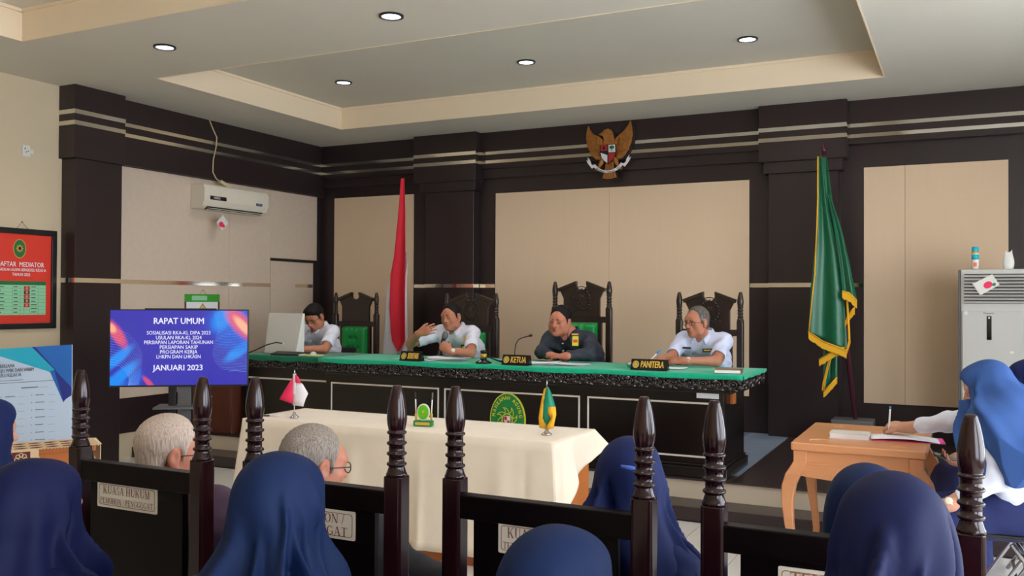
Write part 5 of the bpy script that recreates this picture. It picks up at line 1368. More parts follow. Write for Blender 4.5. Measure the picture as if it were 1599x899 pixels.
def hair_field(lo, hi, h, H, R, S, kind='full'):
    F = Field(lo, hi, h)
    P = lambda x, y, z: H + R @ (V3(x, y, z) * S)
    F.ell(P(0, -.016, .038), V3(.085, .105, .094) * S, R, 0)
    if kind == 'full': F.ell(P(0, .045, .075), V3(.066, .052, .046) * S, R, .03)
    F.ell(P(0, -.055, -.035), V3(.066, .05, .05) * S, R, .03)
    for sx in (-1, 1): F.ell(P(sx * .074, .018, -.005), V3(.009, .012, .03) * S, R, .01)
    Rt = R.T
    def fn(X, Y, Z):
        p = [X - H[0], Y - H[1], Z - H[2]]
        x = (Rt[0, 0] * p[0] + Rt[0, 1] * p[1] + Rt[0, 2] * p[2]) / S; y = (Rt[1, 0] * p[0] + Rt[1, 1] * p[1] + Rt[1, 2] * p[2]) / S; z = (Rt[2, 0] * p[0] + Rt[2, 1] * p[1] + Rt[2, 2] * p[2]) / S
        top = {'full': .066, 'receding': .100, 'thin': .094}.get(kind, .07)
        line = np.interp(y, [-.2, -.06, -.035, -.012, .008, .024, .036, .060, .09, .12], [-.075, -.075, -.045, .022, .025, -.028, .03, .045 if kind == 'full' else .068, top, .13])
        d = (line + .004 * np.sin(x * 160) - z) * .75
        if kind in ('receding', 'thin'):
            w = np.clip((.05 - np.abs(x)) / .05, 0, 1)
            d = np.maximum(d, (y - (.040 if kind == 'receding' else .058)) * .9)
        return d * S
    X_, Y_, Z_ = np.meshgrid(*F.ax, indexing='ij', sparse=True); dd = fn(X_, Y_, Z_)
    F.f = (F.f + .0085 * S * np.exp(np.minimum(dd, 0) / .016)).astype(np.float32)
    F.cut(fn)
    F.disp(lambda X, Y, Z: .0014 * np.sin(X * 310 + Z * 60) * np.sin(Y * 290 + 1) )
    return F

def hand(F, W, D, N, side, curl, S=1.07, spread=.10, thumb=(.75, .55, -.35), tcurl=.4):
    """W wrist, D pointing to the fingers, N back of the hand, side +1 thumb on the D x N side."""
    D = nrm(D); N = nrm(N - D * np.dot(N, D)); L = np.cross(D, N) * side
    F.rc(W - D * .03, W + D * .02, .0265 * S, .026 * S, .02)
    R = np.stack([L, D, N], 1)
    F.ell(W + D * .055 * S, V3(.042, .056, .0165) * S, R, .02)
    F.ell(W + D * .035 * S + L * .022 * S - N * .006, V3(.020, .034, .017) * S, R, .015)
    lens = (.072, .080, .074, .058); c0 = curl if hasattr(curl, '__len__') else [curl] * 4
    for i in range(4):
        off = .0315 - .0208 * i; b = W + D * (.094 - .005 * abs(i - 1)) * S + L * off * S; d = nrm(D + L * spread * (1.2 - .8 * i)); n = N.copy(); r = (.0098, .0102, .0096, .0085)[i] * S
        F.rc(W + D * .05 * S + L * off * .8 * S, b, .013 * S, r * 1.08, .008)
        for sgm, frac in enumerate((.45, .30, .25)):
            a = c0[i] * (1.0, 1.15, .8)[sgm]; d2 = d * math.cos(a) - n * math.sin(a); n = n * math.cos(a) + d * math.sin(a); d = d2
            e = b + d * lens[i] * frac * S; F.rc(b, e, r, r * .9, .003); b = e; r *= .9
    b = W + D * .028 * S + L * .030 * S; d = nrm(D * thumb[0] + L * thumb[1] + N * thumb[2]); r = .0125 * S; n = nrm(L - d * np.dot(L, d))
    F.rc(W + D * .01 * S + L * .016 * S, b, .016 * S, .0135 * S, .01)
    for frac in (.040, .032):
        e = b + d * frac * S; F.rc(b, e, r, r * .86, .004); b = e; r *= .86; d = nrm(d * math.cos(tcurl) - n * math.sin(tcurl))

def person(label, base, sp):
    """builds one figure; every joint is given in world coordinates."""
    S = sp.get('S', 1.07); B = np.asarray(base, float)
    t = thing('person', label, 'person', base)
    J = {k: np.asarray(v, float) - B for k, v in sp['J'].items()}
    R = frame(*sp['head']); tr = frame(sp['torso'])
    hip, chest, neck, head = J['hip'], J['chest'], J['neck'], J['headc']
    r = tr[:, 0]; bf = tr[:, 1]
    shw = sp.get('shw', .172) * S
    sh = {s: J.get('sh' + s, neck - UP * .055 * S + r * (shw if s == 'R' else -shw)) for s in 'LR'}
    fat = sp.get('fat', 1.0); h = sp.get('h', .0055)
    pts = [v for v in J.values()]; lo = np.min(pts, 0) - .2; hi = np.max(pts, 0) + .2; hi[2] = head[2] + .16
    lo[2] = min(lo[2], -.0); lo[2] = -.01
    def torso(F, g, k=.05, lowr=1.0):
        F.ell(hip, V3(.17 * fat, .125 * fat, .12) * S + g, tr, 0)
        for sx in (-1, 1):
            F.rc(hip + r * sx * .07 * S * fat, chest + r * sx * .075 * S * fat, .105 * S * fat + g, .112 * S * fat + g, k)
            F.rc(chest + r * sx * .075 * S * fat, neck - UP * .10 * S + r * sx * .085 * S, .112 * S * fat + g, .082 * S + g, k)
        F.rc(sh['L'], neck - UP * .045 * S, .058 * S + g, .055 * S + g, .05); F.rc(sh['R'], neck - UP * .045 * S, .058 * S + g, .055 * S + g, .05)
        F.rc(neck - UP * .06, neck + UP * .01, .085 * S + g * .5, .056 * S + g * .4, .05)
    # ---- body
    F = Field(lo, hi, h)
    torso(F, 0)
    nk = head + R @ (V3(0, -.022, -.06) * S)
    F.rc(neck - UP * .03, nk, .060 * S, .056 * S, .03)
    for s in 'LR':
        F.rc(sh[s], J['el' + s], .050 * S, .041 * S, .03); F.rc(J['el' + s], J['wr' + s], .041 * S, .0275 * S, .015)
        k_ = J.get('kn' + s); a_ = J.get('an' + s); hs = hip + r * (.09 if s == 'R' else -.09) * S
        if k_ is not None:
            F.rc(hs, k_, .085 * S, .056 * S, .05); F.rc(k_, a_ + UP * .04, .055 * S, .038 * S, .02)
            toe = a_ + nrm(V3(*(k_ - hs)[:2], 0)) * .15 * S
            F.rc(a_ + UP * .035, V3(*toe[:2], .03), .036 * S, .026 * S, .03)
        hd = sp.get('hand' + s)
        if hd: hand(F, J['wr' + s], np.asarray(hd[0], float), np.asarray(hd[1], float), hd[2], hd[3], S, *(hd[4:] if len(hd) > 4 else ()))
        else: hand(F, J['wr' + s], J['wr' + s] - J['el' + s], UP + 0 * r, 1 if s == 'L' else -1, .35, S)
    head_field(F, head, R, S, sp.get('jowl', 1.0), ears=not sp.get('hijab'))
    F.build('body', sp.get('skin', 'skin'), t)
    face_parts(t, head, R, S, sp.get('brow', 'hair'), lip=sp.get('lip', 'lip'), shut=sp.get('shut', False))
    # ---- upper garment
    g = .013; hc = sp.get('hc', .0065)
    F = Field(lo, hi, hc); torso(F, g)
    lng = sp.get('sleeve', 'short') == 'long'
    for s in 'LR':
        e_, w_ = J['el' + s], J['wr' + s]
        if lng:
            F.rc(sh[s], e_, .060 * S, .052 * S, .035); F.rc(e_, w_ - nrm(w_ - e_) * sp.get('slcut', .015), .052 * S, .038 * S, .02, cap=True)
        else:
            mid = sh[s] + (e_ - sh[s]) * sp.get('slf', .78)
            F.rc(sh[s], mid, .062 * S, .060 * S, .035, cap=True)
            F.rc(sh[s] + (e_ - sh[s]) * .66, mid + nrm(e_ - sh[s]) * .03, .043 * S, .050 * S, .0, 's')
    f_ = tr[:, 1]
    if not sp.get('hijab'):
        F.rc(neck + UP * .03 + f_ * .01, neck - UP * .055 * S + f_ * .115 * S, .05 * S, .012 * S, .02, 's')
    zc = sp.get('hem', hip[2] - .06)
    F.cut(lambda X, Y, Z: zc + .012 * np.sin(X * 20) * np.sin(Y * 17) - Z)
    wr_ = sp.get('wrinkle', .004)
    F.disp(lambda X, Y, Z: wr_ * (np.sin(X * 38 + Z * 46 + 2 * np.sin(Z * 22)) * np.sin(Y * 33 + Z * 21) + .5 * np.sin(X * 71 - Z * 60)))
    shirt = F.build('shirt', sp.get('shirt', 'shirt'), t, 2)
    if not sp.get('hijab'):
        for k in range(4):
            q = neck + tr @ (V3(0, .135 - .012 * k, -.085 - .06 * k) * S)
            MB().lathe([(.006, -.02), (.006, .002), (.004, .003), (0, .003)], Vector(q), 10, axis=Vector(f_)).build('button', 'white_plastic', shirt)
    if sp.get('collar', True) and not sp.get('hijab'):
        cb = MB()
        inn = [(0, -.066, .050), (.052, -.044, .046), (.068, .008, .030), (.056, .060, .000), (.032, .098, -.040)]
        out_ = [(0, -.092, .006), (.072, -.062, .006), (.097, .010, -.006), (.088, .074, -.040), (.062, .108, -.082)]
        def cat(p, t):
            n = len(p) - 1; k = min(int(t * n), n - 1); u_ = t * n - k; g_ = lambda i: np.array(p[max(0, min(n, i))])
            a_, b_, c_, d_ = g_(k - 1), g_(k), g_(k + 1), g_(k + 2)
            return .5 * (2 * b_ + (c_ - a_) * u_ + (2 * a_ - 5 * b_ + 4 * c_ - d_) * u_ ** 2 + (3 * b_ - a_ - 3 * c_ + d_) * u_ ** 3)
        for sgn in (-1, 1):
            def colf(a, b, sgn=sgn):
                q = cat(inn, a) * (1 - b) + cat(out_, a) * b + np.array([0, .008, .012]) * math.sin(PI * b)
                return Vector(neck + (tr @ (q * V3(sgn, 1, 1))) * S)
            cb.grid(colf, 20, 6)
        cb.build('collar', sp.get('collar_m', sp.get('shirt', 'shirt')), shirt, solid=.004, off=0)
    # ---- trousers or skirt
    if 'knL' in J:
        F = Field(np.minimum(lo, lo), V3(hi[0], hi[1], min(hi[2], hip[2] + .16)), .009)
        F.ell(hip, V3(.18 * fat, .135 * fat, .125) * S, tr, 0)
        if sp.get('skirt'):
            for s in 'LR': F.rc(hip + r * (.08 if s == 'R' else -.08), J['kn' + s], .12 * S, .095 * S, .08)
            F.rc(J['knL'], J['knR'], .09 * S, .09 * S, .08)
            F.rc((J['knL'] + J['knR']) / 2, (J['anL'] + J['anR']) / 2 + UP * .06, .15 * S, .16 * S, .08)
        else:
            for s in 'LR':
                hs = hip + r * (.09 if s == 'R' else -.09) * S
                F.rc(hs, J['kn' + s], .098 * S, .07 * S, .05); F.rc(J['kn' + s], J['an' + s] + UP * .05, .069 * S, .056 * S, .03)
        F.disp(lambda X, Y, Z: .003 * np.sin(X * 40 + Z * 50) * np.sin(Y * 36 + Z * 20))
        F.build('skirt' if sp.get('skirt') else 'trousers', sp.get('trousers', 'trousers'), t)
        for s in 'LR':
            a_ = J['an' + s]; d = nrm(V3(*(J['kn' + s] - hip)[:2], 0))
            F = Field(a_ - .2 * np.ones(3), a_ + .22 * np.ones(3), .008)
            F.rc(a_ + UP * .045 - d * .02, V3(*(a_ + d * .15 * S)[:2], .036), .045 * S, .034 * S, .04); F.cut(lambda X, Y, Z: .002 - Z)
            F.build('shoe', 'black', t)
    # ---- hair or hijab
    sp['_B'] = B
    if sp.get('hijab'): hijab(t, sp, head, R, neck, tr, S)
    elif sp.get('hair'):
        hf = hair_field(head - .17, head + .17, .0045, head, R, S, sp.get('hairkind', 'full')); hf.build('hair', sp['hair'], t)
    if sp.get('glasses'):
        P = lambda x, y, z: Vector(head + R @ (V3(x, y, z) * S))
        gm = MB()
        for sx in (-1, 1):
            rim = [(sx * (.034 + .024 * math.cos(a) * (1 if abs(math.cos(a)) < .99 else 1)), .008 * -abs(math.cos(a)) * 0, .001 + .0165 * math.sin(a)) for a in [2 * PI * k / 18 for k in range(18)]]
            gm.tube([P(x, .104 - .22 * max(0, abs(x) - .03), z) for x, y, z in rim], .0019 * S, 6, closed=True)
            gm.tube([P(sx * .058, .098, .006), P(sx * .072, .085, .007), P(sx * .080, .02, .004), P(sx * .081, -.015, -.002), P(sx * .078, -.03, -.018)], .0018 * S, 6)
        gm.tube([P(-.011, .105, .004), P(0, .109, .007), P(.011, .105, .004)], .0018 * S, 6)
        gm.build('spectacles', sp.get('glasses_m', 'lens'), t)
    for s in 'LR':
        if sp.get('watch') == s:
            w, e_ = J['wr' + s], J['el' + s]; d = nrm(w - e_); p = w - d * .028
            MB().lathe([(.031 * S, -.009), (.0335 * S, -.005), (.0335 * S, .005), (.031 * S, .009)], Vector(p), 22, axis=Vector(d)).build('wristwatch', 'steel', t)
            n = nrm(np.asarray(sp.get('watchn', (0, -1, .4)), float)); n = nrm(n - d * np.dot(n, d))
            MB().lathe([(.018, 0), (.018, .005), (.015, .007), (0, .007)], Vector(p + n * .032 * S), 20, axis=Vector(n)).build('watch_face', 'label_plate', t)
    return t, shirt, J, tr

def hijab(t, sp, head, R, neck, tr, S):
    f_, r = tr[:, 1], tr[:, 0]; hz = sp.get('hz', .34); capw = sp.get('capw', 1.0); nfold = sp.get('nf', 9); ph = sp.get('ph', 0.0); amp = sp.get('famp', .009) * 2.1; capr = sp.get('capr', 1.0)
    lo = neck - V3(.36, .36, hz + .1); hi = V3(neck[0] + .36, neck[1] + .36, head[2] + .17); lo = np.minimum(lo, head - .2); hi = np.maximum(hi, head + .17)
    F = Field(lo, hi, sp.get('hh', .007))
    P = lambda x, y, z: head + R @ (V3(x, y, z) * S)
    F.ell(P(0, -.012, .032), V3(.090, .112, .098) * S, R, 0)
    F.ell(P(0, .005, -.04), V3(.085, .100, .10) * S, R, .04)
    F.ell(P(0, .045, .070), V3(.060, .052, .045) * S, R, .03)
    for p_, q_, r1_, r2_ in sp.get('drape', []): F.rc(np.array(p_) - sp['_B'], np.array(q_) - sp['_B'], r1_, r2_, .06)
    back = sp.get('bun', .0)
    if back: F.ell(P(0, -.095, .01), V3(.055, .05, .055) * S, R, .05)
    F.rc(P(0, -.02, -.03), neck - UP * .04 * S - f_ * .005, .085 * S, .115 * S, .05)
    for sx in (-1, 1):
        F.rc(neck - UP * .02 + r * sx * .02, neck - UP * .085 * S + r * sx * .155 * S * capw, .10 * S, .092 * S * capr, .09)
        F.rc(neck - UP * .11 * S + r * sx * .155 * S * capw, neck - UP * (hz - .02) + r * sx * .17 * S * capw, .088 * S * capr, .105 * S * capr, .07)
    F.rc(neck - UP * .08, neck - UP * hz + f_ * sp.get('frontd', .06), .13 * S, .16 * S, .07)
    F.rc(neck - UP * .06 - f_ * .03, neck - UP * hz - f_ * sp.get('backd', .03), .12 * S, .14 * S, .07)
    # folds: run down from the crown and fan out over the shoulders
    c = neck
    rg = random.Random(int(ph * 10) + 3); ridges = []
    for k in range(int(nfold * 1.4)):
        ridges.append((rg.uniform(-PI, PI), rg.uniform(-.9, .9), rg.uniform(.05, .13), rg.uniform(.6, 1.5) * (1 if k % 3 else -1.1), rg.uniform(.02, .30)))
    ridges += sp.get('ridges', [])
    def fold(X, Y, Z):
        ct = np.clip((Z - c[2]) / max(.05, head[2] - c[2]), -.3, 1); dx, dy = X - (c[0] + (head[0] - c[0]) * ct), Y - (c[1] + (head[1] - c[1]) * ct); a = np.arctan2(dy, dx); tz = np.clip((head[2] + .10 * S - Z) / .42, 0, 1.3)
        w = a + .25 * np.sin(tz * 3 + ph)
        out = .35 * amp * tz ** .8 * np.sin(nfold * w + ph)
        for a0, tw, wd, am, st in ridges:
            da = np.mod(w - a0 - tw * (tz - .3) + PI, 2 * PI) - PI
            g = np.clip((tz - st) / .35, 0, 1); g = g * g * (3 - 2 * g)
            out = out - amp * 1.7 * am * g * np.exp(-(da / wd) ** 2)
        return out
    F.disp(fold, .08)
    # opening for the face
    F.rc(P(0, .16, .012), P(0, .095, .008), .070 * S, .063 * S, .01, 's'); F.rc(P(0, .17, -.055), P(0, .088, -.058), .066 * S, .055 * S, .02, 's')
    z0 = neck[2] - hz
    F.cut(lambda X, Y, Z: z0 + .025 * np.sin(7 * np.arctan2(Y - c[1], X - c[0]) + ph) - .04 * ((X - c[0]) * f_[0] + (Y - c[1]) * f_[1]) / .2 - Z)
    return F.build('hijab', sp.get('hijab'), t, 2)

def badge(par, B, o, u, n, w, h, m, name, line=None):
    o = Vector(np.asarray(o, float) - B); u = Vector(nrm(u)); n = Vector(nrm(n)); v = n.cross(u).normalized()
    q = MB().prism(rrect(w, h, .003), o, u, v, .003).build(name, m, par)
    if line: MB().prism(rrect(w * .7, h * .3, .001), o + n * .0032, u, v, .0006).build('print', line, q)
    return q

# ---------------------------------------------------------------- the bench
# operator at the white computer
HZ = .85
def seated_legs(hx, hy, zf, dy, spread=.12, L=.44, zk=.58):
    """legs of someone sitting at (hx,hy) and facing dy (+1/-1) along y."""
    r = -dy
    return {'knL': (hx + dy * -spread, hy + dy * L, zk), 'knR': (hx + dy * spread, hy + dy * L, zk), 'anL': (hx - dy * spread, hy + dy * (L + .02), zf), 'anR': (hx + dy * spread, hy + dy * (L + .02), zf)}
def bl_legs(hx, hy): return seated_legs(hx, hy, ZP + .03, -1, zk=ZP + .52)
bx, by = -6.10, 7.80
sp = dict(J=dict(hip=(bx, by, .85), chest=(bx + .05, by - .12, 1.08), neck=(-5.99, 7.56, 1.315), headc=(-5.925, 7.40, 1.408),
                 elL=(-5.71, 7.30, 1.095), wrL=(-5.84, 7.14, 1.098), elR=(-6.20, 7.33, 1.11), wrR=(-6.03, 7.20, 1.098), **bl_legs(bx, by)),
          head=(-84, 28, 4), torso=-97, shirt='shirt', hair='hair', hairkind='full', glasses=True, skin='skin', handL=((-.8, -.55, -.05), (-.1, 0, 1), 1, .25), handR=((.8, -.4, -.05), (0, 0, 1), -1, .25), jowl=.98, h=.0052)
sp['trousers'] = 'trousers'
person('man with black hair and glasses looking down behind the white computer', (bx, by, ZP), {**sp, 'J': {k: v for k, v in sp['J'].items()}})

# speaker with the microphone
bx, by = -4.45, 8.0
sp = dict(J=dict(hip=(bx, by, .85), chest=(bx, by - .12, 1.09), neck=(-4.45, 7.72, 1.325), headc=(-4.43, 7.60, 1.425),
                 elL=(-4.09, 7.37, 1.10), wrL=(-4.245, 7.25, 1.125), elR=(-4.815, 7.47, 1.165), wrR=(-4.62, 7.33, 1.275), **bl_legs(bx, by)),
          head=(-94, 6, 5), torso=-90, shirt='shirt', hair='hair', hairkind='thin', skin='skin', jowl=1.05, h=.0052,
          handL=((-.75, .0, .45), (.1, -1, .25), 1, (1.0, 1.05, 1.1, 1.15), 1.07, .0, (.5, .6, -.6), .6), handR=((.9, .05, .28), (.1, -1, -.1), -1, (.35, .3, .3, .35)), watch='L', watchn=(.2, -1, .3), shut=True)
def fixhand(h):   # (dir, normal, side, curl, [spread, thumb, tcurl])
    return h
sp['handL'] = (sp['handL'][0], sp['handL'][1], 1, sp['handL'][3], .0, (.5, .6, -.6), .6)
p2, s2, J2, tr2 = person('man in a white shirt speaking into a microphone with his right hand raised', (bx, by, ZP), sp)
Bp = V3(bx, by, ZP)
badge(p2, Bp, (-4.245, 7.530, 1.225), (1, .15, 0), (.12, -1, .1), .022, .04, 'gold', 'pin')
badge(p2, Bp, (-4.235, 7.525, 1.145), (1, .12, .05), (.12, -1, .1), .085, .05, 'black', 'pocket_patch', 'emb_yellow')
t = thing('hand_microphone', 'black wireless microphone held up to the mouth of the speaking man', 'microphone', (-4.345, 7.245, 1.12))
ax = Vector((.12, .20, .62)).normalized(); o = Vector((-.0, -.0, .0))
MB().tube([o - ax * .10, o - ax * .02, o + ax * .09, o + ax * .12], [.014, .016, .019, .022], 14).build('body', 'black', t)
MB().lathe([(.020, .118), (.027, .135), (.029, .155), (.026, .175), (.016, .19), (0, .194)], o, 18, axis=ax).build('grille', 'grey_plastic', t)

# chairman in dark navy
bx, by = -3.22, 8.02
sp = dict(J=dict(hip=(bx, by, .85), chest=(bx - .01, by - .16, 1.08), neck=(-3.235, 7.69, 1.30), headc=(-3.272, 7.56, 1.405),
                 elL=(-2.93, 7.42, 1.125), wrL=(-3.10, 7.28, 1.11), elR=(-3.43, 7.50, 1.125), wrR=(-3.27, 7.36, 1.105), **bl_legs(bx, by)),
          head=(-92, 6, -6), torso=-92, shirt='navy_shirt', sleeve='long', hair='hair', hairkind='thin', skin='skin_red', jowl=1.2, fat=1.14, S=1.12, h=.0058, shut=True,
          handL=((-.9, .15, -.05), (0, -.2, 1), 1, .5), handR=((.9, -.1, -.05), (0, -.2, 1), -1, .5))
p3, s3, J3, tr3 = person('stout man in a dark navy shirt leaning forward beside the gooseneck microphone', (bx, by, ZP), sp)
Bp = V3(bx, by, ZP)
badge(p3, Bp, (-3.075, 7.447, 1.235), (1, .25, 0), (.2, -1, .15), .055, .085, 'emb_yellow', 'identity_card', 'poster_red')
badge(p3, Bp, (-3.075, 7.440, 1.295), (1, .25, 0), (.2, -1, .15), .06, .014, 'gold', 'name_bar')
MB().tube([Vector(V3(-3.145, 7.44, 1.255) - Bp), Vector(V3(-3.142, 7.435, 1.30) - Bp)], .004, 8).build('pocket_pen', 'black', p3)

# clerk of the court with folded arms
bx, by = -2.03, 8.05
sp = dict(J=dict(hip=(bx, by, .85), chest=(bx - .0, by - .13, 1.085), neck=(-2.015, 7.77, 1.31), headc=(-2.045, 7.66, 1.412),
                 elL=(-1.82, 7.43, 1.10), wrL=(-2.05, 7.28, 1.105), elR=(-2.235, 7.50, 1.105), wrR=(-2.25, 7.26, 1.10), **bl_legs(bx, by)),
          head=(-116, 5, 1), torso=-98, shirt='shirt_blue', hair='hair_grey', brow='hair_grey', hairkind='receding', glasses=True, skin='skin', jowl=1.0, h=.0052, watch='L', watchn=(.2, -1, .5),
          handL=((-.95, .15, .02), (0, -.55, .9), 1, (.25, .22, .25, .3)), handR=((-.45, -.55, .02), (.1, 0, 1), -1, (.75, .8, .85, .9), .02, (.9, .4, -.3), .3))
p4, s4, J4, tr4 = person('grey-haired man with glasses and crossed forearms behind the PANITERA plate', (bx, by, ZP), sp)
Bp = V3(bx, by, ZP)
badge(p4, Bp, (-1.93, 7.575, 1.180), (1, .10, .03), (.05, -1, .1), .085, .03, 'black', 'pocket_patch', 'gold')
badge(p4, Bp, (-2.11, 7.585, 1.195), (1, -.10, -.02), (-.1, -1, .1), .075, .016, 'ink', 'name_bar')
t = thing('ballpoint_pen', 'blue and white pen in the right hand of the man with crossed forearms', 'pen', (-2.29, 7.195, 1.13))
MB().tube([(-.02, -.02, -.03), (.03, .02, .03)], .005, 8).build('barrel', 'white_plastic', t); MB().tube([(.03, .02, .03), (.06, .045, .065)], .0065, 8).build('cap', 'blue', t)

# ---------------------------------------------------------------- public seen from behind
def row_legs(hx, hy, yawdir=1): return seated_legs(hx, hy, .03, 1, zk=.51)
def watcher(label, x, y, ztop, spx, S=1.07, yaw=90, pitch=4, roll=0, torso=90, lean=.0, lx=0.0):
    """seated figure facing the bench; (x, y, ztop) is the crown of the head."""
    hc_ = V3(x, y, ztop - .128 * S); hx, hy = x + lx, y - .04 - lean
    nk = V3(x * .7 + hx * .3, y - .045, ztop - .128 * S - .165 * S)
    ew = spx.pop('elw', .25)
    J = dict(hip=(hx, hy, .56), chest=(hx * .7 + x * .3, hy + .02, .80), neck=nk, headc=hc_,
             elL=(hx - ew, hy + .10, .72), wrL=(hx - .12, hy + .32, .64), elR=(hx + ew, hy + .10, .72), wrR=(hx + .12, hy + .32, .64), **row_legs(hx, hy))
    d = dict(J=J, head=(yaw, pitch, roll), torso=torso, S=S, h=.008, hc=.009, handL=((.3, .9, -.1), (0, 0, 1), 1, .3), handR=((-.3, .9, -.1), (0, 0, 1), -1, .3))
    d.update(spx); return person(label, (hx, hy, 0), d)
watcher('white-haired man in glasses seen from behind, in the leftmost chair', -2.565, 2.40, 1.178, dict(shirt='purple_shirt', hair='hair_white', brow='hair_white', hairkind='thin', glasses=True, glasses_m='burgundy', skin='skin_red', h=.006, sleeve='long'), yaw=62, pitch=6, lx=.16, S=1.10)
watcher('grey-haired man seen from behind above the second hijab from the left', -1.905, 2.385, 1.186, dict(shirt='black_shirt', hair='hair_salt', brow='hair_grey', hairkind='thin', glasses=True, skin='skin_red', h=.006, sleeve='long'), yaw=68, pitch=8, lx=.18, S=1.04)
w7 = watcher('woman in navy hijab with a bright blue strip at the back', -.850, 2.47, 1.212, dict(hijab='hijab_royal', shirt='hijab_royal', sleeve='long', skirt=True, trousers='navy_skirt', skin='skin_fair', ph=1.0, famp=.007, capw=.60, hz=.30, shw=.135, frontd=.0, elw=.19), yaw=95, pitch=6, S=1.0)
# mask strap knot at the back of that hijab
MB().tube([Vector((-.846, 2.337, 1.150)) - Vector((-.865, 2.43, 0)), Vector((-.822, 2.342, 1.147)) - Vector((-.865, 2.43, 0)), Vector((-.800, 2.352, 1.142)) - Vector((-.865, 2.43, 0))], [.005, .007, .006], 8).build('mask_clip', mat('clip_blue', (60, 96, 190), .5), w7[0])
watcher('woman in navy hijab cut by the left edge beside the batik runner', -3.47, 2.30, 1.20, dict(hijab='hijab_royal', shirt='hijab', sleeve='long', skirt=True, trousers='navy_skirt', skin='skin_fair', ph=2.0), yaw=80)
watcher('woman in deep blue hijab on the rightmost court chair, half hidden by the nearer hijab', -.225, 2.53, 1.178, dict(hijab='hijab_b', shirt='hijab_b', sleeve='long', skirt=True, trousers='navy_skirt', skin='skin_fair', ph=.3, famp=.007), yaw=80, pitch=8)
watcher('woman in navy hijab seen from behind at the lower left corner', -2.10, 1.52, 1.192, dict(hijab='hijab', shirt='hijab', sleeve='long', skirt=True, trousers='navy_skirt', skin='skin_fair', ph=.7, famp=.016, hh=.006), yaw=90, pitch=4, S=1.12)
watcher('woman in blue hijab seen from behind before the second court chair', -1.41, 1.64, 1.245, dict(hijab='hijab_b', shirt='hijab_b', sleeve='long', skirt=True, trousers='navy_skirt', skin='skin_fair', ph=2.6, famp=.013, hh=.006), yaw=98, pitch=10, S=1.07)
watcher('woman in blue hijab whose crown covers part of the KUASA plate', -.675, 1.55, 1.180, dict(hijab='hijab_b', shirt='hijab_b', sleeve='long', skirt=True, trousers='navy_skirt', skin='skin_fair', ph=4.0, famp=.009, hh=.006), yaw=84, pitch=10, S=1.12)
watcher('woman in navy hijab nearest the camera at the lower right', -.112, 1.72, 1.300, dict(hijab='hijab', shirt='hijab', sleeve='long', skirt=True, trousers='navy_skirt', skin='skin_fair', ph=5.2, famp=.016, hh=.006), yaw=98, pitch=16, S=1.06)

# clerk writing at the teak table, on a folding chair
cx, cy = .20, 5.20
sp = dict(J=dict(hip=(cx + .05, cy, .57), chest=(cx + .02, cy + .02, .86), neck=(.165, 5.26, 1.075), headc=(.108, 5.285, 1.160),
                 elR=(-.08, 5.62, .93), wrR=(-.30, 5.76, .868), elL=(.13, 4.98, .74), wrL=(-.085, 4.95, .60),
                 knL=(-.22, 5.06, .46), knR=(-.22, 5.30, .46), anL=(-.22, 5.08, .03), anR=(-.22, 5.30, .03)),
          head=(178, 22, 0), torso=168, S=1.08, hijab='hijab_light', shirt='blouse', sleeve='long', skirt=True, trousers='navy_skirt', skin='skin_fair', h=.0055, ph=1.4, famp=.008, hz=.36, hem=.50, capw=1.05, capr=1.28, hh=.006, shw=.15, drape=[((.19, 5.20, 1.02), (.24, 5.02, .84), .13, .13), ((.22, 5.25, 1.0), (.32, 5.22, .80), .13, .15), ((.22, 5.35, 1.0), (.30, 5.38, .84), .12, .13)], backd=.16, frontd=-.02, slcut=.075,
          handR=((-.75, .35, .05), (.0, -.35, .9), -1, (.7, .75, .8, .9), .0, (.9, .4, -.35), .3), handL=((-.95, .0, -.1), (0, -.2, 1), 1, .35), watch='L', watchn=(-.2, -1, .5))
person('woman in a light blue hijab and white blouse writing at the teak table', (cx + .05, cy, 0), sp)
t = thing('ballpoint_pen', 'white pen upright in the hand of the woman writing', 'pen', (-.395, 5.76, .90))
MB().tube([(-.004, .0, -.075), (0, 0, -.05), (.006, .004, .07)], [.001, .005, .005], 8).build('barrel', 'white_plastic', t); MB().tube([(.006, .004, .07), (.007, .005, .085)], .006, 8).build('cap', 'blue', t)
def folding_chair(label, x, y, rz):
    t = thing('folding_chair', label, 'chair', (x, y, 0), rz)
    MB().box(-.2, .2, -.2, .2, .455, .475).build('seat', 'black', t, bevel=.012)
    MB().box(-.19, .19, .215, .235, .66, .86).build('backrest', 'black', t, bevel=.01)
    for sx in (-1, 1):
        MB().tube([(sx * .215, -.24, .0), (sx * .215, .02, .42), (sx * .20, .22, .88)], .011, 10).build('front_leg', 'steel', t)
        MB().tube([(sx * .225, .25, .0), (sx * .225, -.06, .44)], .011, 10).build('rear_leg', 'steel', t)
    MB().tube([(-.215, -.21, .05), (.215, -.21, .05)], .009, 8).build('crossbar', 'steel', t); MB().tube([(-.225, .21, .08), (.225, .21, .08)], .009, 8).build('crossbar', 'steel', t)
    return t
folding_chair('folding chair with black seat and steel legs under the writing woman', .25, 5.20, math.radians(-90) + .05)
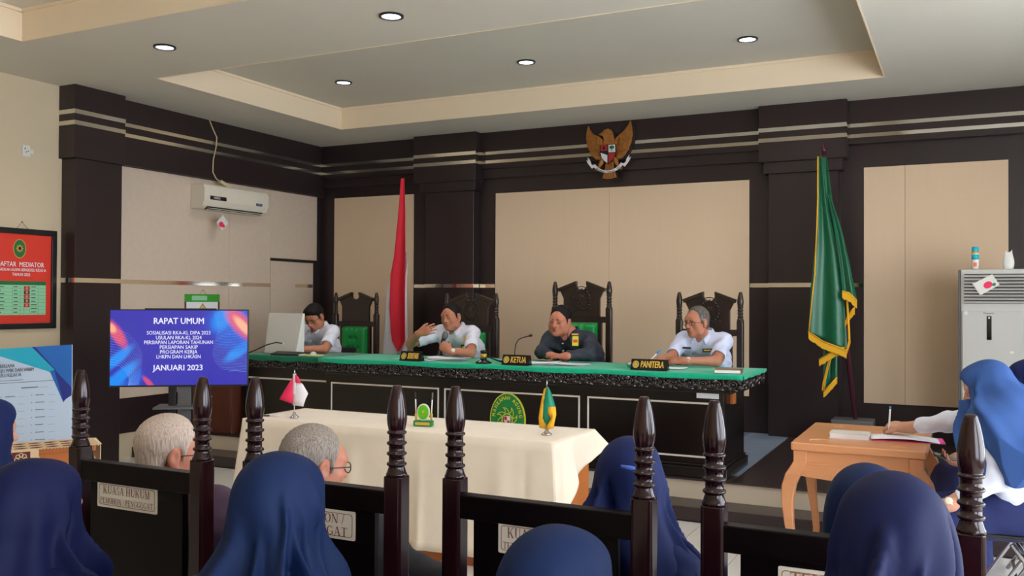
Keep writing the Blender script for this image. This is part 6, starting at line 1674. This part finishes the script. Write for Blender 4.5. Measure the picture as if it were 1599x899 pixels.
# colleague behind her, mostly outside the frame, holding a telephone
cx, cy = .42, 6.02
sp = dict(J=dict(hip=(cx + .05, cy, .60), chest=(cx, cy, .86), neck=(.385, 6.0, 1.06), headc=(.35, 6.0, 1.14),
                 elR=(.22, 6.24, .82), wrR=(.05, 6.05, .70), elL=(.20, 5.80, .80), wrL=(.03, 5.76, .675), knL=(-.02, 5.92, .52), knR=(-.02, 6.12, .52), anL=(-.02, 5.92, .03), anR=(-.02, 6.12, .03)),
          head=(170, 15, 0), torso=175, S=1.07, hijab='hijab_royal', shirt='blouse', sleeve='long', skirt=True, trousers='navy_skirt', skin='skin_fair', h=.0065, ph=3.0, hz=.27, hem=.5,
          handL=((-.9, .0, .1), (0, -.1, -1), -1, .5), handR=((-.9, -.2, -.1), (0, 0, 1), -1, .3))
person('woman in navy hijab at the right edge behind the writing woman, holding a phone', (cx + .05, cy, 0), sp)
folding_chair('folding chair of the woman holding a phone at the right edge', .47, 6.02, math.radians(-90))
t = thing('phone', 'dark green mobile phone in the hand beside the teak table', 'phone', (-.085, 5.76, .705), rot=Euler((.1, .25, .15)))
MB().prism(rrect(.155, .075, .01), (0, 0, 0), X1, Y1, .009).build('case', mat('phone_green', (60, 92, 84), .35), t, bevel=.002); MB().prism(rrect(.145, .067, .008), (0, 0, .0091), X1, Y1, .0006).build('display', 'black_gloss', t)
# chairs under the near row, seen only at their edges
for i, (x, y, lab) in enumerate(((-2.06, 1.46, 'dark chair under the woman at the lower left corner'), (-1.41, 1.58, 'dark chair under the woman before the second court chair'), (-.675, 1.49, 'dark chair under the woman hiding the KUASA plate'), (-.115, 1.66, 'dark chair under the woman at the lower right'))):
    t = thing('low_chair', lab, 'chair', (x, y, 0))
    MB().box(-.21, .21, -.2, .2, .41, .45).build('seat', 'wood_flat', t, bevel=.01)
    for sx in (-1, 1):
        for sy in (-1, 1): MB().box(sx * .185 - .018, sx * .185 + .018, sy * .175 - .018, sy * .175 + .018, 0, .41).build('leg', 'wood_flat', t)

# ---------------------------------------------------------------- groups of look-alikes
_GR = {'carved_armchair': 'carved high-backed chairs behind the bench', 'court_chair': 'court chairs of the front row', 'name_plate': 'name plates on the bench', 'folding_chair': 'folding chairs at the side table',
       'desk_flag': 'desk flags on the cream table', 'low_chair': 'chairs of the second row', 'paper_stack': 'papers on the bench', 'paper_sheet': 'papers on the bench', 'table_cover': 'green felt covers on the bench',
       'ballpoint_pen': 'pens held in hands', 'scented_sachet': 'scented sachets on the air conditioners'}
for o in list(COL.objects):
    if o.parent is None and 'category' in o and 'group' not in o:
        k = o.name.split('.')[0]
        if k in _GR: o['group'] = _GR[k]
        elif k == 'person': o['group'] = 'officials seated at the bench' if o.location.y > 7 else ('women at the teak table' if o.location.y > 4.5 else 'public seated with their backs to the camera')
